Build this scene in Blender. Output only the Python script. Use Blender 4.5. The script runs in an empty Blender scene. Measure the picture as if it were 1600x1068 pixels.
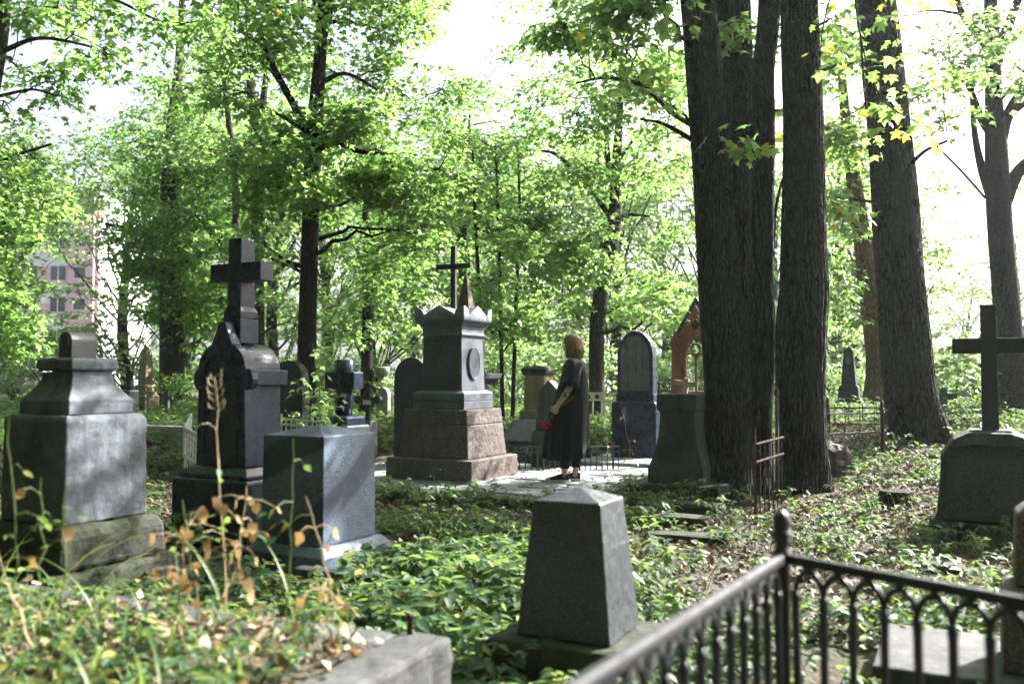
import bpy, math, random
import numpy as np
from mathutils import Vector, Matrix

# ------------------------------------------------------------------ camera, sky, sun, exposure
S = bpy.context.scene
FPX = 1400.0            # focal length in pixels of a 1600 px wide picture
HZ = 590.0              # row of the horizon
CAMZ = 1.30
PITCH = math.atan((HZ - 534.0) / FPX)
cam_d = bpy.data.cameras.new('camera')
cam = bpy.data.objects.new('camera', cam_d)
S.collection.objects.link(cam)
cam.location = (0, 0, CAMZ)
cam.rotation_euler = (math.radians(90) + PITCH, 0, 0)
cam_d.sensor_width = 36.0
cam_d.lens = FPX / 1600.0 * 36.0
cam_d.clip_start = 0.05
cam_d.clip_end = 3000
cam_d.dof.use_dof = True
cam_d.dof.focus_distance = 10.2
cam_d.dof.aperture_fstop = 1.9
S.camera = cam

SUN_AZ = math.radians(35)     # from +X towards +Y
SUN_EL = math.radians(38)
W = bpy.data.worlds.new('World'); S.world = W; W.use_nodes = True
wn = W.node_tree
bg = wn.nodes['Background']
sky = wn.nodes.new('ShaderNodeTexSky')
sky.sky_type = 'NISHITA'; sky.sun_disc = False
sky.sun_elevation = SUN_EL
sky.sun_rotation = math.pi / 2 - SUN_AZ
sky.air_density = 1.0; sky.dust_density = 6.0; sky.ozone_density = 1.0
hs = wn.nodes.new('ShaderNodeHueSaturation'); hs.inputs['Saturation'].default_value = 0.65      # thin white summer haze
wn.links.new(sky.outputs[0], hs.inputs['Color']); wn.links.new(hs.outputs[0], bg.inputs[0])
bg.inputs[1].default_value = 0.085

sun_d = bpy.data.lights.new('sun', 'SUN')
sun_d.energy = 5.0; sun_d.angle = math.radians(0.5); sun_d.color = (1.0, 0.98, 0.95)
sun = bpy.data.objects.new('sun', sun_d); S.collection.objects.link(sun)
sdir = Vector((math.cos(SUN_AZ) * math.cos(SUN_EL), math.sin(SUN_AZ) * math.cos(SUN_EL), math.sin(SUN_EL)))
sun.rotation_euler = sdir.to_track_quat('Z', 'Y').to_euler()
sun.location = (20, 20, 30)

S.view_settings.view_transform = 'Standard'
S.view_settings.look = 'None'
S.view_settings.gamma = 1.0
S.view_settings.use_curve_mapping = False
S.view_settings.exposure = 2.3
S.render.engine = 'CYCLES'
S.cycles.use_denoising = True
S.cycles.use_adaptive_sampling = True
S.cycles.adaptive_threshold = 0.04
S.cycles.max_bounces = 6
S.cycles.diffuse_bounces = 4
S.cycles.glossy_bounces = 2
S.cycles.transmission_bounces = 4
S.cycles.volume_bounces = 0
S.cycles.sample_clamp_indirect = 6.0
S.cycles.caustics_reflective = False
S.cycles.caustics_refractive = False

# ------------------------------------------------------------------ helpers
R = math.radians
C = S.collection
TH = R(-27)             # the graves share one grid, turned by this angle
rng = np.random.default_rng(7)
random.seed(7)
cp, sp = math.cos(PITCH), math.sin(PITCH)

def P(px, py, Y):
    """world point that the photograph shows at (px, py), at distance Y in front of the camera"""
    x = (px - 800.0) / FPX; y = (534.0 - py) / FPX
    dy = cp - y * sp; dz = sp + y * cp
    s = Y / dy
    return Vector((x * s, Y, CAMZ + dz * s))

def sstep(a, b, x):
    t = np.clip((np.asarray(x, float) - a) / (b - a), 0, 1)
    return t * t * (3 - 2 * t)

def vnoise(x, y, seed=0):
    x = np.asarray(x, float); y = np.asarray(y, float)
    xi = np.floor(x); yi = np.floor(y); fx = x - xi; fy = y - yi
    def h(a, b):
        v = np.sin(a * 127.1 + b * 311.7 + seed * 74.7) * 43758.5453
        return v - np.floor(v)
    u = fx * fx * (3 - 2 * fx); v = fy * fy * (3 - 2 * fy)
    return (h(xi, yi) * (1 - u) + h(xi + 1, yi) * u) * (1 - v) + (h(xi, yi + 1) * (1 - u) + h(xi + 1, yi + 1) * u) * v

def ground_z(x, y):
    x = np.asarray(x, float); y = np.asarray(y, float)
    z = 0.36 * sstep(11.0, 15.5, y) * (1 - 0.5 * sstep(-3, -6, x) * 0)
    z = z + 0.30 * sstep(2.2, 5.2, x) * sstep(6.0, 10.5, y) * (1 - 0.6 * sstep(14, 22, y))
    near = 1 - sstep(25, 45, y)
    z = z + near * (0.10 * (vnoise(x * .55 + 3, y * .55, 1) - .5) + 0.05 * (vnoise(x * 1.7, y * 1.7, 2) - .5))
    # flat by the paved platform
    lu = (x + 0.46) * math.cos(TH) + (y - 10.2) * math.sin(TH)
    lv = -(x + 0.46) * math.sin(TH) + (y - 10.2) * math.cos(TH)
    m = sstep(-2.6, -1.8, lu) * (1 - sstep(1.5, 2.2, lu)) * sstep(-1.6, -1.0, lv) * (1 - sstep(3.0, 4.5, lv))
    return z * (1 - m) + m * (0.0)

def gz(x, y): return float(ground_z(x, y))

def tag(o, label=None, cat=None, group=None, kind=None):
    if label: o['label'] = label
    if cat: o['category'] = cat
    if group: o['group'] = group
    if kind: o['kind'] = kind
    return o

def thing(name, label, cat, loc=(0, 0, 0), rz=0.0, group=None):
    o = bpy.data.objects.new(name, None); C.objects.link(o)
    o.empty_display_size = 0.2
    o.location = loc; o.rotation_euler = (0, 0, rz)
    return tag(o, label, cat, group)

def mesh_np(name, verts, faces, smooth=False):
    """verts (N,3); faces (M,k) array or list of such arrays / lists"""
    me = bpy.data.meshes.new(name)
    verts = np.asarray(verts, np.float32)
    if isinstance(faces, np.ndarray): faces = [faces]
    faces = [np.asarray(f, np.int32) for f in faces if len(f)]
    loops = np.concatenate([f.ravel() for f in faces])
    sizes = np.concatenate([np.full(len(f), f.shape[1], np.int32) for f in faces])
    starts = np.concatenate([[0], np.cumsum(sizes)[:-1]]).astype(np.int32)
    me.vertices.add(len(verts)); me.vertices.foreach_set('co', verts.ravel())
    me.loops.add(len(loops)); me.loops.foreach_set('vertex_index', loops)
    me.polygons.add(len(sizes)); me.polygons.foreach_set('loop_start', starts)
    me.polygons.foreach_set('loop_total', sizes)
    if smooth: me.polygons.foreach_set('use_smooth', np.ones(len(sizes), bool))
    me.update(calc_edges=True)
    return me

def link(name, me, mat, parent=None):
    o = bpy.data.objects.new(name, me); C.objects.link(o)
    if mat is not None and not me.materials: me.materials.append(mat)
    if parent is not None: o.parent = parent
    return o

class MB:
    """collects simple shapes, build() links them as one mesh object"""
    def __init__(s): s.v = []; s.f = []
    def add(s, verts, faces):
        b = len(s.v); s.v += [tuple(v) for v in verts]; s.f += [tuple(i + b for i in f) for f in faces]; return s
    def loft(s, rings, cap=True, closed=True):
        n = len(rings[0]); b = len(s.v)
        for r in rings: s.v += [tuple(p) for p in r]
        for k in range(len(rings) - 1):
            for i in range(n if closed else n - 1):
                j = (i + 1) % n
                s.f.append((b + k * n + i, b + k * n + j, b + (k + 1) * n + j, b + (k + 1) * n + i))
        if cap:
            s.f.append(tuple(b + i for i in reversed(range(n))))
            s.f.append(tuple(b + (len(rings) - 1) * n + i for i in range(n)))
        return s
    def stack(s, lev, cx=0, cy=0):
        """square-section stack: lev = [(z, w, d), ...]"""
        return s.loft([[(cx - w / 2, cy - d / 2, z), (cx + w / 2, cy - d / 2, z), (cx + w / 2, cy + d / 2, z), (cx - w / 2, cy + d / 2, z)] for z, w, d in lev])
    def box(s, x0, x1, y0, y1, z0, z1):
        return s.loft([[(x0, y0, z), (x1, y0, z), (x1, y1, z), (x0, y1, z)] for z in (z0, z1)])
    def prism(s, prof, y0, y1):
        """profile in the xz plane (counter-clockwise seen from -y), extruded from y0 to y1"""
        return s.loft([[(x, y, z) for x, z in prof] for y in (y1, y0)])
    def prismx(s, prof, x0, x1):
        return s.loft([[(x, y, z) for y, z in prof] for x in (x0, x1)])
    def lathe(s, prof, seg=16, cx=0, cy=0):
        return s.loft([[(cx + r * math.cos(2 * math.pi * i / seg), cy + r * math.sin(2 * math.pi * i / seg), z) for i in range(seg)] for r, z in prof])
    def tube(s, pts, rad, seg=8):
        v, f = tube_np(pts, rad, seg); return s.add(v.tolist(), f)
    def build(s, name, mat, parent=None, bevel=0.0, smooth=False, seg=2):
        me = bpy.data.meshes.new(name); me.from_pydata(s.v, [], s.f); me.update()
        if smooth:
            me.polygons.foreach_set('use_smooth', np.ones(len(me.polygons), bool))
        o = link(name, me, mat, parent)
        if bevel:
            m = o.modifiers.new('bevel', 'BEVEL'); m.width = bevel; m.segments = seg; m.limit_method = 'ANGLE'; m.angle_limit = R(28); m.harden_normals = False
        return o

def frames(pts):
    pts = np.asarray(pts, float); n = len(pts)
    t = np.gradient(pts, axis=0); t /= np.linalg.norm(t, axis=1)[:, None] + 1e-9
    a = np.zeros((n, 3)); b = np.zeros((n, 3))
    ref = np.array([1.0, 0, 0]) if abs(t[0][0]) < .9 else np.array([0, 1.0, 0])
    u = ref - t[0] * ref.dot(t[0]); u /= np.linalg.norm(u)
    for i in range(n):
        u = u - t[i] * u.dot(t[i]); u /= np.linalg.norm(u) + 1e-9
        a[i] = u; b[i] = np.cross(t[i], u)
    return a, b

def tube_np(pts, rad, seg=8, disp=None):
    pts = np.asarray(pts, float); rad = np.asarray(rad, float)
    a, b = frames(pts); n = len(pts)
    ang = np.arange(seg) * 2 * math.pi / seg
    rr = np.repeat(rad[:, None], seg, 1)
    if disp is not None: rr = rr + disp(ang, pts, rad)
    v = pts[:, None, :] + rr[:, :, None] * (np.cos(ang)[None, :, None] * a[:, None, :] + np.sin(ang)[None, :, None] * b[:, None, :])
    v = v.reshape(-1, 3)
    f = []
    for k in range(n - 1):
        for i in range(seg):
            j = (i + 1) % seg
            f.append((k * seg + i, k * seg + j, (k + 1) * seg + j, (k + 1) * seg + i))
    f.append(tuple(reversed(range(seg)))); f.append(tuple((n - 1) * seg + i for i in range(seg)))
    return v, f

def tube_quads(pts, rad, seg, disp=None):
    v, f = tube_np(pts, rad, seg, disp)
    return v, np.array(f[:-2], np.int32)

def smooth_path(pts, rad, n):
    """Catmull-Rom through the given points"""
    pts = np.asarray(pts, float); rad = np.asarray(rad, float)
    q = np.vstack([2 * pts[0] - pts[1], pts, 2 * pts[-1] - pts[-2]])
    m = len(pts) - 1
    ts = np.linspace(0, m, n); out = []; ro = []
    for t in ts:
        i = min(int(t), m - 1); u = t - i
        p0, p1, p2, p3 = q[i], q[i + 1], q[i + 2], q[i + 3]
        out.append(.5 * ((2 * p1) + (-p0 + p2) * u + (2 * p0 - 5 * p1 + 4 * p2 - p3) * u * u + (-p0 + 3 * p1 - 3 * p2 + p3) * u ** 3))
        ro.append(rad[i] * (1 - u) + rad[i + 1] * u)
    return np.array(out), np.array(ro)

def corner_at(px, Y, w, d, th=TH):
    """centre (x, y) of a w x d block turned by th whose near corner stands at column px, distance Y"""
    cx, cy = w / 2, -d / 2
    ox = cx * math.cos(th) - cy * math.sin(th); oy = cx * math.sin(th) + cy * math.cos(th)
    X = (px - 800.0) / FPX * Y
    return X - ox, Y - oy

_tex = {}
def roughen(o, strength=.008, size=.09, lev=5):
    if size not in _tex:
        t_ = bpy.data.textures.new('stone_relief', 'CLOUDS'); t_.noise_scale = size; t_.noise_depth = 4; _tex[size] = t_
    s_ = o.modifiers.new('fine', 'SUBSURF'); s_.subdivision_type = 'SIMPLE'; s_.levels = 2; s_.render_levels = lev
    d_ = o.modifiers.new('wear', 'DISPLACE'); d_.texture = _tex[size]; d_.strength = strength; d_.mid_level = .5; d_.texture_coords = 'LOCAL'
    return o

# ------------------------------------------------------------------ materials
def newmat(name):
    m = bpy.data.materials.new(name); m.use_nodes = True
    nt = m.node_tree; return m, nt, nt.nodes['Principled BSDF']

def N(nt, kind, **kw):
    n = nt.nodes.new(kind)
    for k, v in kw.items():
        if k.startswith('i_'): n.inputs[k[2:].replace('_', ' ')].default_value = v
        else: setattr(n, k, v)
    return n

def noise(nt, vec, scale, detail=4, rough=.6, dist=0.0):
    n = N(nt, 'ShaderNodeTexNoise'); n.inputs['Scale'].default_value = scale
    n.inputs['Detail'].default_value = detail; n.inputs['Roughness'].default_value = rough; n.inputs['Distortion'].default_value = dist
    if vec is not None: nt.links.new(vec, n.inputs['Vector'])
    return n.outputs['Fac']

def ramp(nt, fac, stops):
    n = N(nt, 'ShaderNodeValToRGB'); e = n.color_ramp.elements
    while len(e) < len(stops): e.new(.5)
    for k, (p, c) in enumerate(stops):
        e[k].position = p
        e[k].color = (c, c, c, 1) if isinstance(c, (int, float)) else (*c, 1)
    nt.links.new(fac, n.inputs[0]); return n.outputs[0]

def mixc(nt, fac, a, b, mode='MIX'):
    n = N(nt, 'ShaderNodeMix', data_type='RGBA', blend_type=mode)
    for sock, v in ((0, fac), (6, a), (7, b)):
        if isinstance(v, (int, float)): n.inputs[sock].default_value = v
        elif isinstance(v, tuple): n.inputs[sock].default_value = (*v, 1)
        else: nt.links.new(v, n.inputs[sock])
    return n.outputs[2]

def mth(nt, op, a, b=None):
    n = N(nt, 'ShaderNodeMath', operation=op)
    for k, v in ((0, a), (1, b)):
        if v is None: continue
        if isinstance(v, (int, float)): n.inputs[k].default_value = v
        else: nt.links.new(v, n.inputs[k])
    return n.outputs[0]

def bump(nt, bs, h, strength, dist=0.01):
    n = N(nt, 'ShaderNodeBump'); n.inputs['Strength'].default_value = strength; n.inputs['Distance'].default_value = dist
    nt.links.new(h, n.inputs['Height']); nt.links.new(n.outputs[0], bs.inputs['Normal']); return n

def vecscale(nt, vec, sc):
    n = N(nt, 'ShaderNodeVectorMath', operation='MULTIPLY'); nt.links.new(vec, n.inputs[0]); n.inputs[1].default_value = sc
    return n.outputs[0]

MOSS = (0.020, 0.026, 0.006)
def stone(name, lo, hi, speck=None, speckscale=220, rough=.8, moss=0.0, mosstop=0.0, streak=.35, bumpy=.25, spec=.4, blotch=3.0, dark_band=0.0, lichen=.55, dirt=.55):
    m, nt, bs = newmat(name)
    tc = N(nt, 'ShaderNodeTexCoord').outputs['Object']
    g = N(nt, 'ShaderNodeNewGeometry')
    big = noise(nt, tc, blotch, 8, .65, .4)
    col = ramp(nt, big, [(.36, lo), (.64, hi)])
    # rain streaks, long in z
    st = noise(nt, vecscale(nt, tc, (14, 14, 1.1)), 1.0, 4, .6, .3)
    col = mixc(nt, mth(nt, 'MULTIPLY', ramp(nt, st, [(.45, 0.0), (.72, 1.0)]), streak), col, tuple(c * .30 for c in lo))
    st2 = noise(nt, vecscale(nt, tc, (3.1, 3.1, 2.0)), 1.0, 7, .7, .8)
    col = mixc(nt, ramp(nt, st2, [(.50, 0.0), (.66, dirt)]), col, tuple(c * .42 for c in lo))
    fine = noise(nt, tc, speckscale, 2, .5)
    if speck:
        col = mixc(nt, ramp(nt, fine, [(.50, 0.0), (.62, .85)]), col, speck)
        f2 = noise(nt, tc, speckscale * .7, 2, .5)
        col = mixc(nt, ramp(nt, f2, [(.56, 0.0), (.66, .8)]), col, tuple(c * .35 for c in lo))
    else:
        col = mixc(nt, ramp(nt, fine, [(.45, 0.0), (.8, .5)]), col, tuple(c * .5 for c in lo))
    if dark_band:  # wavy diagonal bands in a darker tone
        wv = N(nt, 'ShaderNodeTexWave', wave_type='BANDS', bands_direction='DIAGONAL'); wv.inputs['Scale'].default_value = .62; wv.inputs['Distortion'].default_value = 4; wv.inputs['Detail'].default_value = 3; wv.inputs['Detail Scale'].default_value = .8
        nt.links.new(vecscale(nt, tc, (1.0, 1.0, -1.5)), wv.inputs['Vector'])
        col = mixc(nt, mth(nt, 'MULTIPLY', ramp(nt, wv.outputs['Fac'], [(.55, 0.0), (.78, 1.0)]), dark_band), col, tuple(c * .35 for c in lo))
    # pale lichen spots
    li = noise(nt, tc, 22, 5, .7)
    col = mixc(nt, ramp(nt, li, [(.62, 0.0), (.70, lichen)]), col, tuple(min(.5, c * 1.7 + .02) for c in hi))
    if moss or mosstop:
        mo = noise(nt, tc, 5.5, 8, .72, .5)
        sx = N(nt, 'ShaderNodeSeparateXYZ'); nt.links.new(g.outputs['Normal'], sx.inputs[0])
        up = mth(nt, 'MULTIPLY', mth(nt, 'MAXIMUM', sx.outputs[2], 0.0), mosstop)
        k = mth(nt, 'ADD', mth(nt, 'ADD', mo, up), moss - .2)
        fac = ramp(nt, k, [(.42, 0.0), (.60, .92)])
        mc = mixc(nt, noise(nt, tc, 60, 3), tuple(c * .5 for c in MOSS), tuple(c * 1.7 for c in MOSS))
        col = mixc(nt, fac, col, mc)
    nt.links.new(col, bs.inputs['Base Color'])
    rr = ramp(nt, noise(nt, tc, 9, 5), [(.3, max(0, rough - .1)), (.7, min(1, rough + .12))])
    nt.links.new(rr, bs.inputs['Roughness'])
    bs.inputs['Specular IOR Level'].default_value = spec
    hgt = mth(nt, 'ADD', mth(nt, 'ADD', noise(nt, tc, 30, 6, .7), mth(nt, 'MULTIPLY', fine, .5)), mth(nt, 'MULTIPLY', noise(nt, tc, 7, 4, .6), 2.0))
    bump(nt, bs, hgt, bumpy, .01)
    return m

def paint(name, col, rough=.4, metal=0.0, rust=0.0, rustcol=(.10, .035, .012), bumpy=.15, spec=.5):
    m, nt, bs = newmat(name)
    tc = N(nt, 'ShaderNodeTexCoord').outputs['Object']
    n1 = noise(nt, tc, 14, 6, .7)
    c = mixc(nt, n1, tuple(x * .75 for x in col), tuple(min(1, x * 1.2) for x in col))
    if rust:
        n2 = noise(nt, tc, 26, 8, .75, .6)
        fac = ramp(nt, n2, [(.62 - rust * .3, 0.0), (.70 - rust * .25, 1.0)])
        rc = mixc(nt, noise(nt, tc, 90, 3), rustcol, tuple(x * 2 for x in rustcol))
        c = mixc(nt, fac, c, rc)
        nt.links.new(ramp(nt, fac, [(0, rough), (1, .85)]), bs.inputs['Roughness'])
    else:
        bs.inputs['Roughness'].default_value = rough
    nt.links.new(c, bs.inputs['Base Color'])
    bs.inputs['Metallic'].default_value = metal
    bs.inputs['Specular IOR Level'].default_value = spec
    bump(nt, bs, noise(nt, tc, 120, 4, .7), bumpy, .004)
    return m

def leafmat(name, stops, trans, tmix=.5, rough=.42, spec=.5):
    """stops: reflected colours picked per leaf, trans: light passing through"""
    m, nt, bs = newmat(name)
    out = nt.nodes['Material Output']
    g = N(nt, 'ShaderNodeNewGeometry')
    rnd = g.outputs['Random Per Island']
    col = ramp(nt, rnd, stops)
    tc = N(nt, 'ShaderNodeTexCoord').outputs['Object']
    big = noise(nt, tc, .9, 3, .5)
    col = mixc(nt, ramp(nt, big, [(.35, .45), (.65, 0.0)]), col, mixc(nt, .55, col, (.015, .04, .012)))
    nt.links.new(col, bs.inputs['Base Color'])
    bs.inputs['Roughness'].default_value = rough
    bs.inputs['Specular IOR Level'].default_value = spec
    tr = N(nt, 'ShaderNodeBsdfTranslucent')
    tcol = mixc(nt, 1.0, ramp(nt, rnd, [(0.0, tuple(c * .75 for c in trans)), (1.0, tuple(min(.9, c * 1.25) for c in trans))]), mixc(nt, .0, (1, 1, 1), (1, 1, 1)), 'MULTIPLY')
    nt.links.new(tcol, tr.inputs['Color'])
    mx = N(nt, 'ShaderNodeMixShader'); mx.inputs[0].default_value = tmix
    nt.links.new(bs.outputs[0], mx.inputs[1]); nt.links.new(tr.outputs[0], mx.inputs[2])
    nt.links.new(mx.outputs[0], out.inputs['Surface'])
    return m

def barkmat(name, lo, hi, moss=.35, sc=1.0, bumpy=.9):
    m, nt, bs = newmat(name)
    tc = N(nt, 'ShaderNodeTexCoord').outputs['Object']
    v = N(nt, 'ShaderNodeTexVoronoi', feature='DISTANCE_TO_EDGE')
    nz = N(nt, 'ShaderNodeTexNoise'); nz.inputs['Scale'].default_value = 6; nt.links.new(tc, nz.inputs['Vector'])
    ad = N(nt, 'ShaderNodeVectorMath', operation='MULTIPLY_ADD'); nt.links.new(nz.outputs['Color'], ad.inputs[0]); ad.inputs[1].default_value = (.06, .06, .06); nt.links.new(tc, ad.inputs[2])
    vv = vecscale(nt, ad.outputs[0], (25 * sc, 25 * sc, 5.5 * sc)); nt.links.new(vv, v.inputs['Vector']); v.inputs['Scale'].default_value = 1.0
    ridge = ramp(nt, v.outputs['Distance'], [(.0, 0.0), (.35, 1.0)])
    col = mixc(nt, noise(nt, tc, 4, 6, .7), lo, hi)
    col = mixc(nt, mth(nt, 'ADD', mth(nt, 'MULTIPLY', ridge, .85), .15), tuple(c * .28 for c in lo), col)
    if moss:
        mo = noise(nt, tc, 1.6, 7, .7, .4)
        col = mixc(nt, ramp(nt, mo, [(.62 - moss * .4, 0.0), (.80 - moss * .3, .8)]), col, (.032, .040, .014))
    nt.links.new(col, bs.inputs['Base Color'])
    bs.inputs['Roughness'].default_value = .9; bs.inputs['Specular IOR Level'].default_value = .2
    h = mth(nt, 'ADD', ridge, mth(nt, 'MULTIPLY', noise(nt, tc, 60, 5, .7), .5))
    bump(nt, bs, h, bumpy, .03)
    return m

M = {}
M['grey_stone'] = stone('weathered_grey_stone', (0.0679, 0.0777, 0.0865), (0.1556, 0.1831, 0.2134), moss=.02, mosstop=.06, streak=.45, bumpy=.4)
M['mossy_stone'] = stone('mossy_stone', (0.0281, 0.0292, 0.0252), (0.0663, 0.0701, 0.0617), moss=.20, mosstop=.16, streak=.5, bumpy=.7)
M['black_granite'] = stone('dark_polished_granite', (.008, .015, .030), (.021, .034, .062), speck=(.034, .050, .078), rough=.27, streak=.1, bumpy=.03, spec=.32, lichen=.0, dirt=.2)
M['banded_granite'] = stone('banded_blue_granite', (0.0493, 0.0779, 0.1369), (0.1084, 0.1629, 0.2656), speck=(.24, .26, .29), speckscale=150, rough=.55, streak=.15, bumpy=.12, spec=.5, dark_band=.8)
M['blue_granite'] = stone('blue_grey_granite', (0.0451, 0.0627, 0.0952), (0.0992, 0.1311, 0.1848), speck=(.24, .26, .29), speckscale=150, rough=.55, streak=.15, bumpy=.12, spec=.5)
M['tomb_grey'] = stone('tomb_grey_granite', (0.0467, 0.0606, 0.0812), (0.1080, 0.1348, 0.1757), speck=(.19, .19, .20), speckscale=170, rough=.6, moss=-.02, mosstop=.04, streak=.45, bumpy=.2)
M['tomb_dark'] = stone('tomb_dark_tablet', (0.0200, 0.0230, 0.0250), (0.0416, 0.0488, 0.0520), speck=(.11, .11, .105), speckscale=120, rough=.5, streak=.2, bumpy=.25)
M['red_granite'] = stone('brown_red_granite', (0.0627, 0.0470, 0.0396), (0.1254, 0.0940, 0.0814), speck=(.20, .165, .14), speckscale=110, rough=.75, moss=.02, mosstop=.05, streak=.5, bumpy=.3)
M['oval_slate'] = stone('blue_slate', (0.0468, 0.0630, 0.0891), (0.0819, 0.1050, 0.1386), rough=.4, streak=.1, bumpy=.08)
M['dark_concrete'] = stone('dark_smooth_granite', (0.0117, 0.0163, 0.0230), (0.0273, 0.0371, 0.0498), speck=(.10, .105, .11), speckscale=190, rough=.42, streak=.5, bumpy=.12, spec=.55, blotch=2.0)
M['kerb'] = stone('kerb_concrete', (0.0421, 0.0434, 0.0416), (0.0894, 0.0921, 0.0900), moss=.0, mosstop=.02, streak=.5, bumpy=.5)
M['slab'] = stone('paving_stone', (0.2174, 0.2248, 0.2384), (0.3510, 0.3683, 0.3872), moss=-.03, mosstop=-.02, streak=.1, bumpy=.35)
M['green_stone'] = stone('green_stained_stone', (0.0325, 0.0379, 0.0298), (0.0694, 0.0799, 0.0638), moss=.10, mosstop=.10, streak=.6, bumpy=.4)
M['dark_stone'] = stone('dark_headstone', (0.0160, 0.0198, 0.0250), (0.0376, 0.0467, 0.0570), moss=.03, mosstop=.05, streak=.5, bumpy=.3, rough=.65)
M['pale_patch'] = stone('flaking_stone', (0.091, 0.091, 0.091), (0.168, 0.168, 0.168), streak=.7, bumpy=.4)
M['terracotta'] = stone('terracotta_stone', (.20, .085, .040), (.38, .17, .085), moss=-.02, streak=.4, bumpy=.3)
M['tan_stone'] = stone('tan_stone', (0.210, 0.161, 0.084), (0.336, 0.266, 0.154), moss=.0, streak=.4, bumpy=.3)
M['pale_stone'] = stone('pale_stone', (0.238, 0.238, 0.224), (0.364, 0.357, 0.343), moss=-.02, mosstop=.05, streak=.4, bumpy=.3)
M['bronze'] = stone('brown_metal_spire', (.055, .034, .018), (.13, .08, .04), rough=.5, streak=.5, bumpy=.2)
M['black_iron'] = paint('black_iron', (.016, .018, .024), .38, rust=.05, bumpy=.25)
M['worn_rail'] = paint('worn_rail_paint', (.013, .015, .020), .6, rust=.42, rustcol=(.024, .020, .019), bumpy=.6, spec=.35)
M['rusty_iron'] = paint('rusty_iron', (.022, .018, .016), .75, rust=.5, rustcol=(.042, .021, .013), bumpy=.5)
M['grey_iron'] = paint('grey_iron', (.014, .014, .016), .85, rust=.3, bumpy=.3, spec=.15)
M['white_iron'] = paint('white_painted_iron', (.62, .62, .60), .5, rust=.12, bumpy=.2)
M['gilt_iron'] = paint('pale_gilded_iron', (.70, .66, .52), .5, bumpy=.2)
M['cross_metal'] = paint('dark_cross_metal', (.010, .011, .014), .5, rust=.0, bumpy=.1)
M['cross_wood'] = paint('dark_cross_paint', (.008, .009, .013), .6, rust=.08, rustcol=(.03, .03, .034), bumpy=.3)
M['bark_big'] = barkmat('big_trunk_bark', (.030, .028, .024), (.066, .061, .051), moss=.45)
M['bark'] = barkmat('maple_bark', (.045, .038, .030), (.10, .085, .065), moss=.3, sc=1.4, bumpy=.6)
M['bark_dark'] = barkmat('dark_bark', (.022, .019, .016), (.045, .040, .033), moss=.1, sc=1.6, bumpy=.6)
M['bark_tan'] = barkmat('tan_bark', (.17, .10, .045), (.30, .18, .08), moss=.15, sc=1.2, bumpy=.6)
G1 = [(0.0, (.026, .068, .020)), (.45, (.045, .100, .028)), (.8, (.068, .130, .034)), (1.0, (.11, .16, .038))]
M['leaf'] = leafmat('maple_leaf', G1, (.29, .49, .11), .56)
M['leaf_dark'] = leafmat('deep_green_leaf', [(0.0, (.025, .06, .016)), (.6, (.045, .095, .022)), (1.0, (.07, .13, .028))], (.22, .44, .08), .5)
M['leaf_ever'] = leafmat('evergreen_leaf', [(0.0, (.012, .030, .012)), (1.0, (.030, .060, .022))], (.05, .10, .02), .1, rough=.6)
M['leaf_far'] = leafmat('far_leaf', [(0.0, (.05, .10, .025)), (.6, (.08, .14, .035)), (1.0, (.12, .17, .05))], (.36, .54, .19), .56)
M['leaf_yellow'] = leafmat('yellowing_leaf', [(0.0, (.10, .14, .02)), (.5, (.20, .20, .03)), (.8, (.32, .24, .03)), (1.0, (.38, .17, .03))], (.55, .50, .06), .55)
M['cover'] = leafmat('ground_elder_leaf', [(0.0, (.020, .056, .026)), (.5, (.038, .090, .040)), (.78, (.066, .125, .050)), (.90, (.16, .19, .04)), (1.0, (.30, .24, .05))], (.24, .40, .08), .35, rough=.55, spec=.35)
M['litter'] = leafmat('fallen_leaf', [(0.0, (.022, .015, .010)), (.4, (.055, .037, .025)), (.75, (.11, .078, .054)), (1.0, (.22, .16, .115))], (.18, .11, .05), .12, rough=.75)
M['dry'] = leafmat('dry_leaf', [(0.0, (.20, .12, .05)), (.5, (.32, .20, .085)), (1.0, (.44, .31, .15))], (.35, .21, .08), .35, rough=.6)
M['stem_green'] = paint('green_stem', (.085, .14, .03), .5)
M['stem_dry'] = paint('dry_stem', (.40, .31, .17), .6)
M['blade'] = leafmat('grass_blade', [(0.0, (.05, .11, .025)), (.6, (.10, .17, .04)), (.85, (.22, .22, .07)), (1.0, (.42, .34, .16))], (.30, .42, .09), .4)
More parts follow.
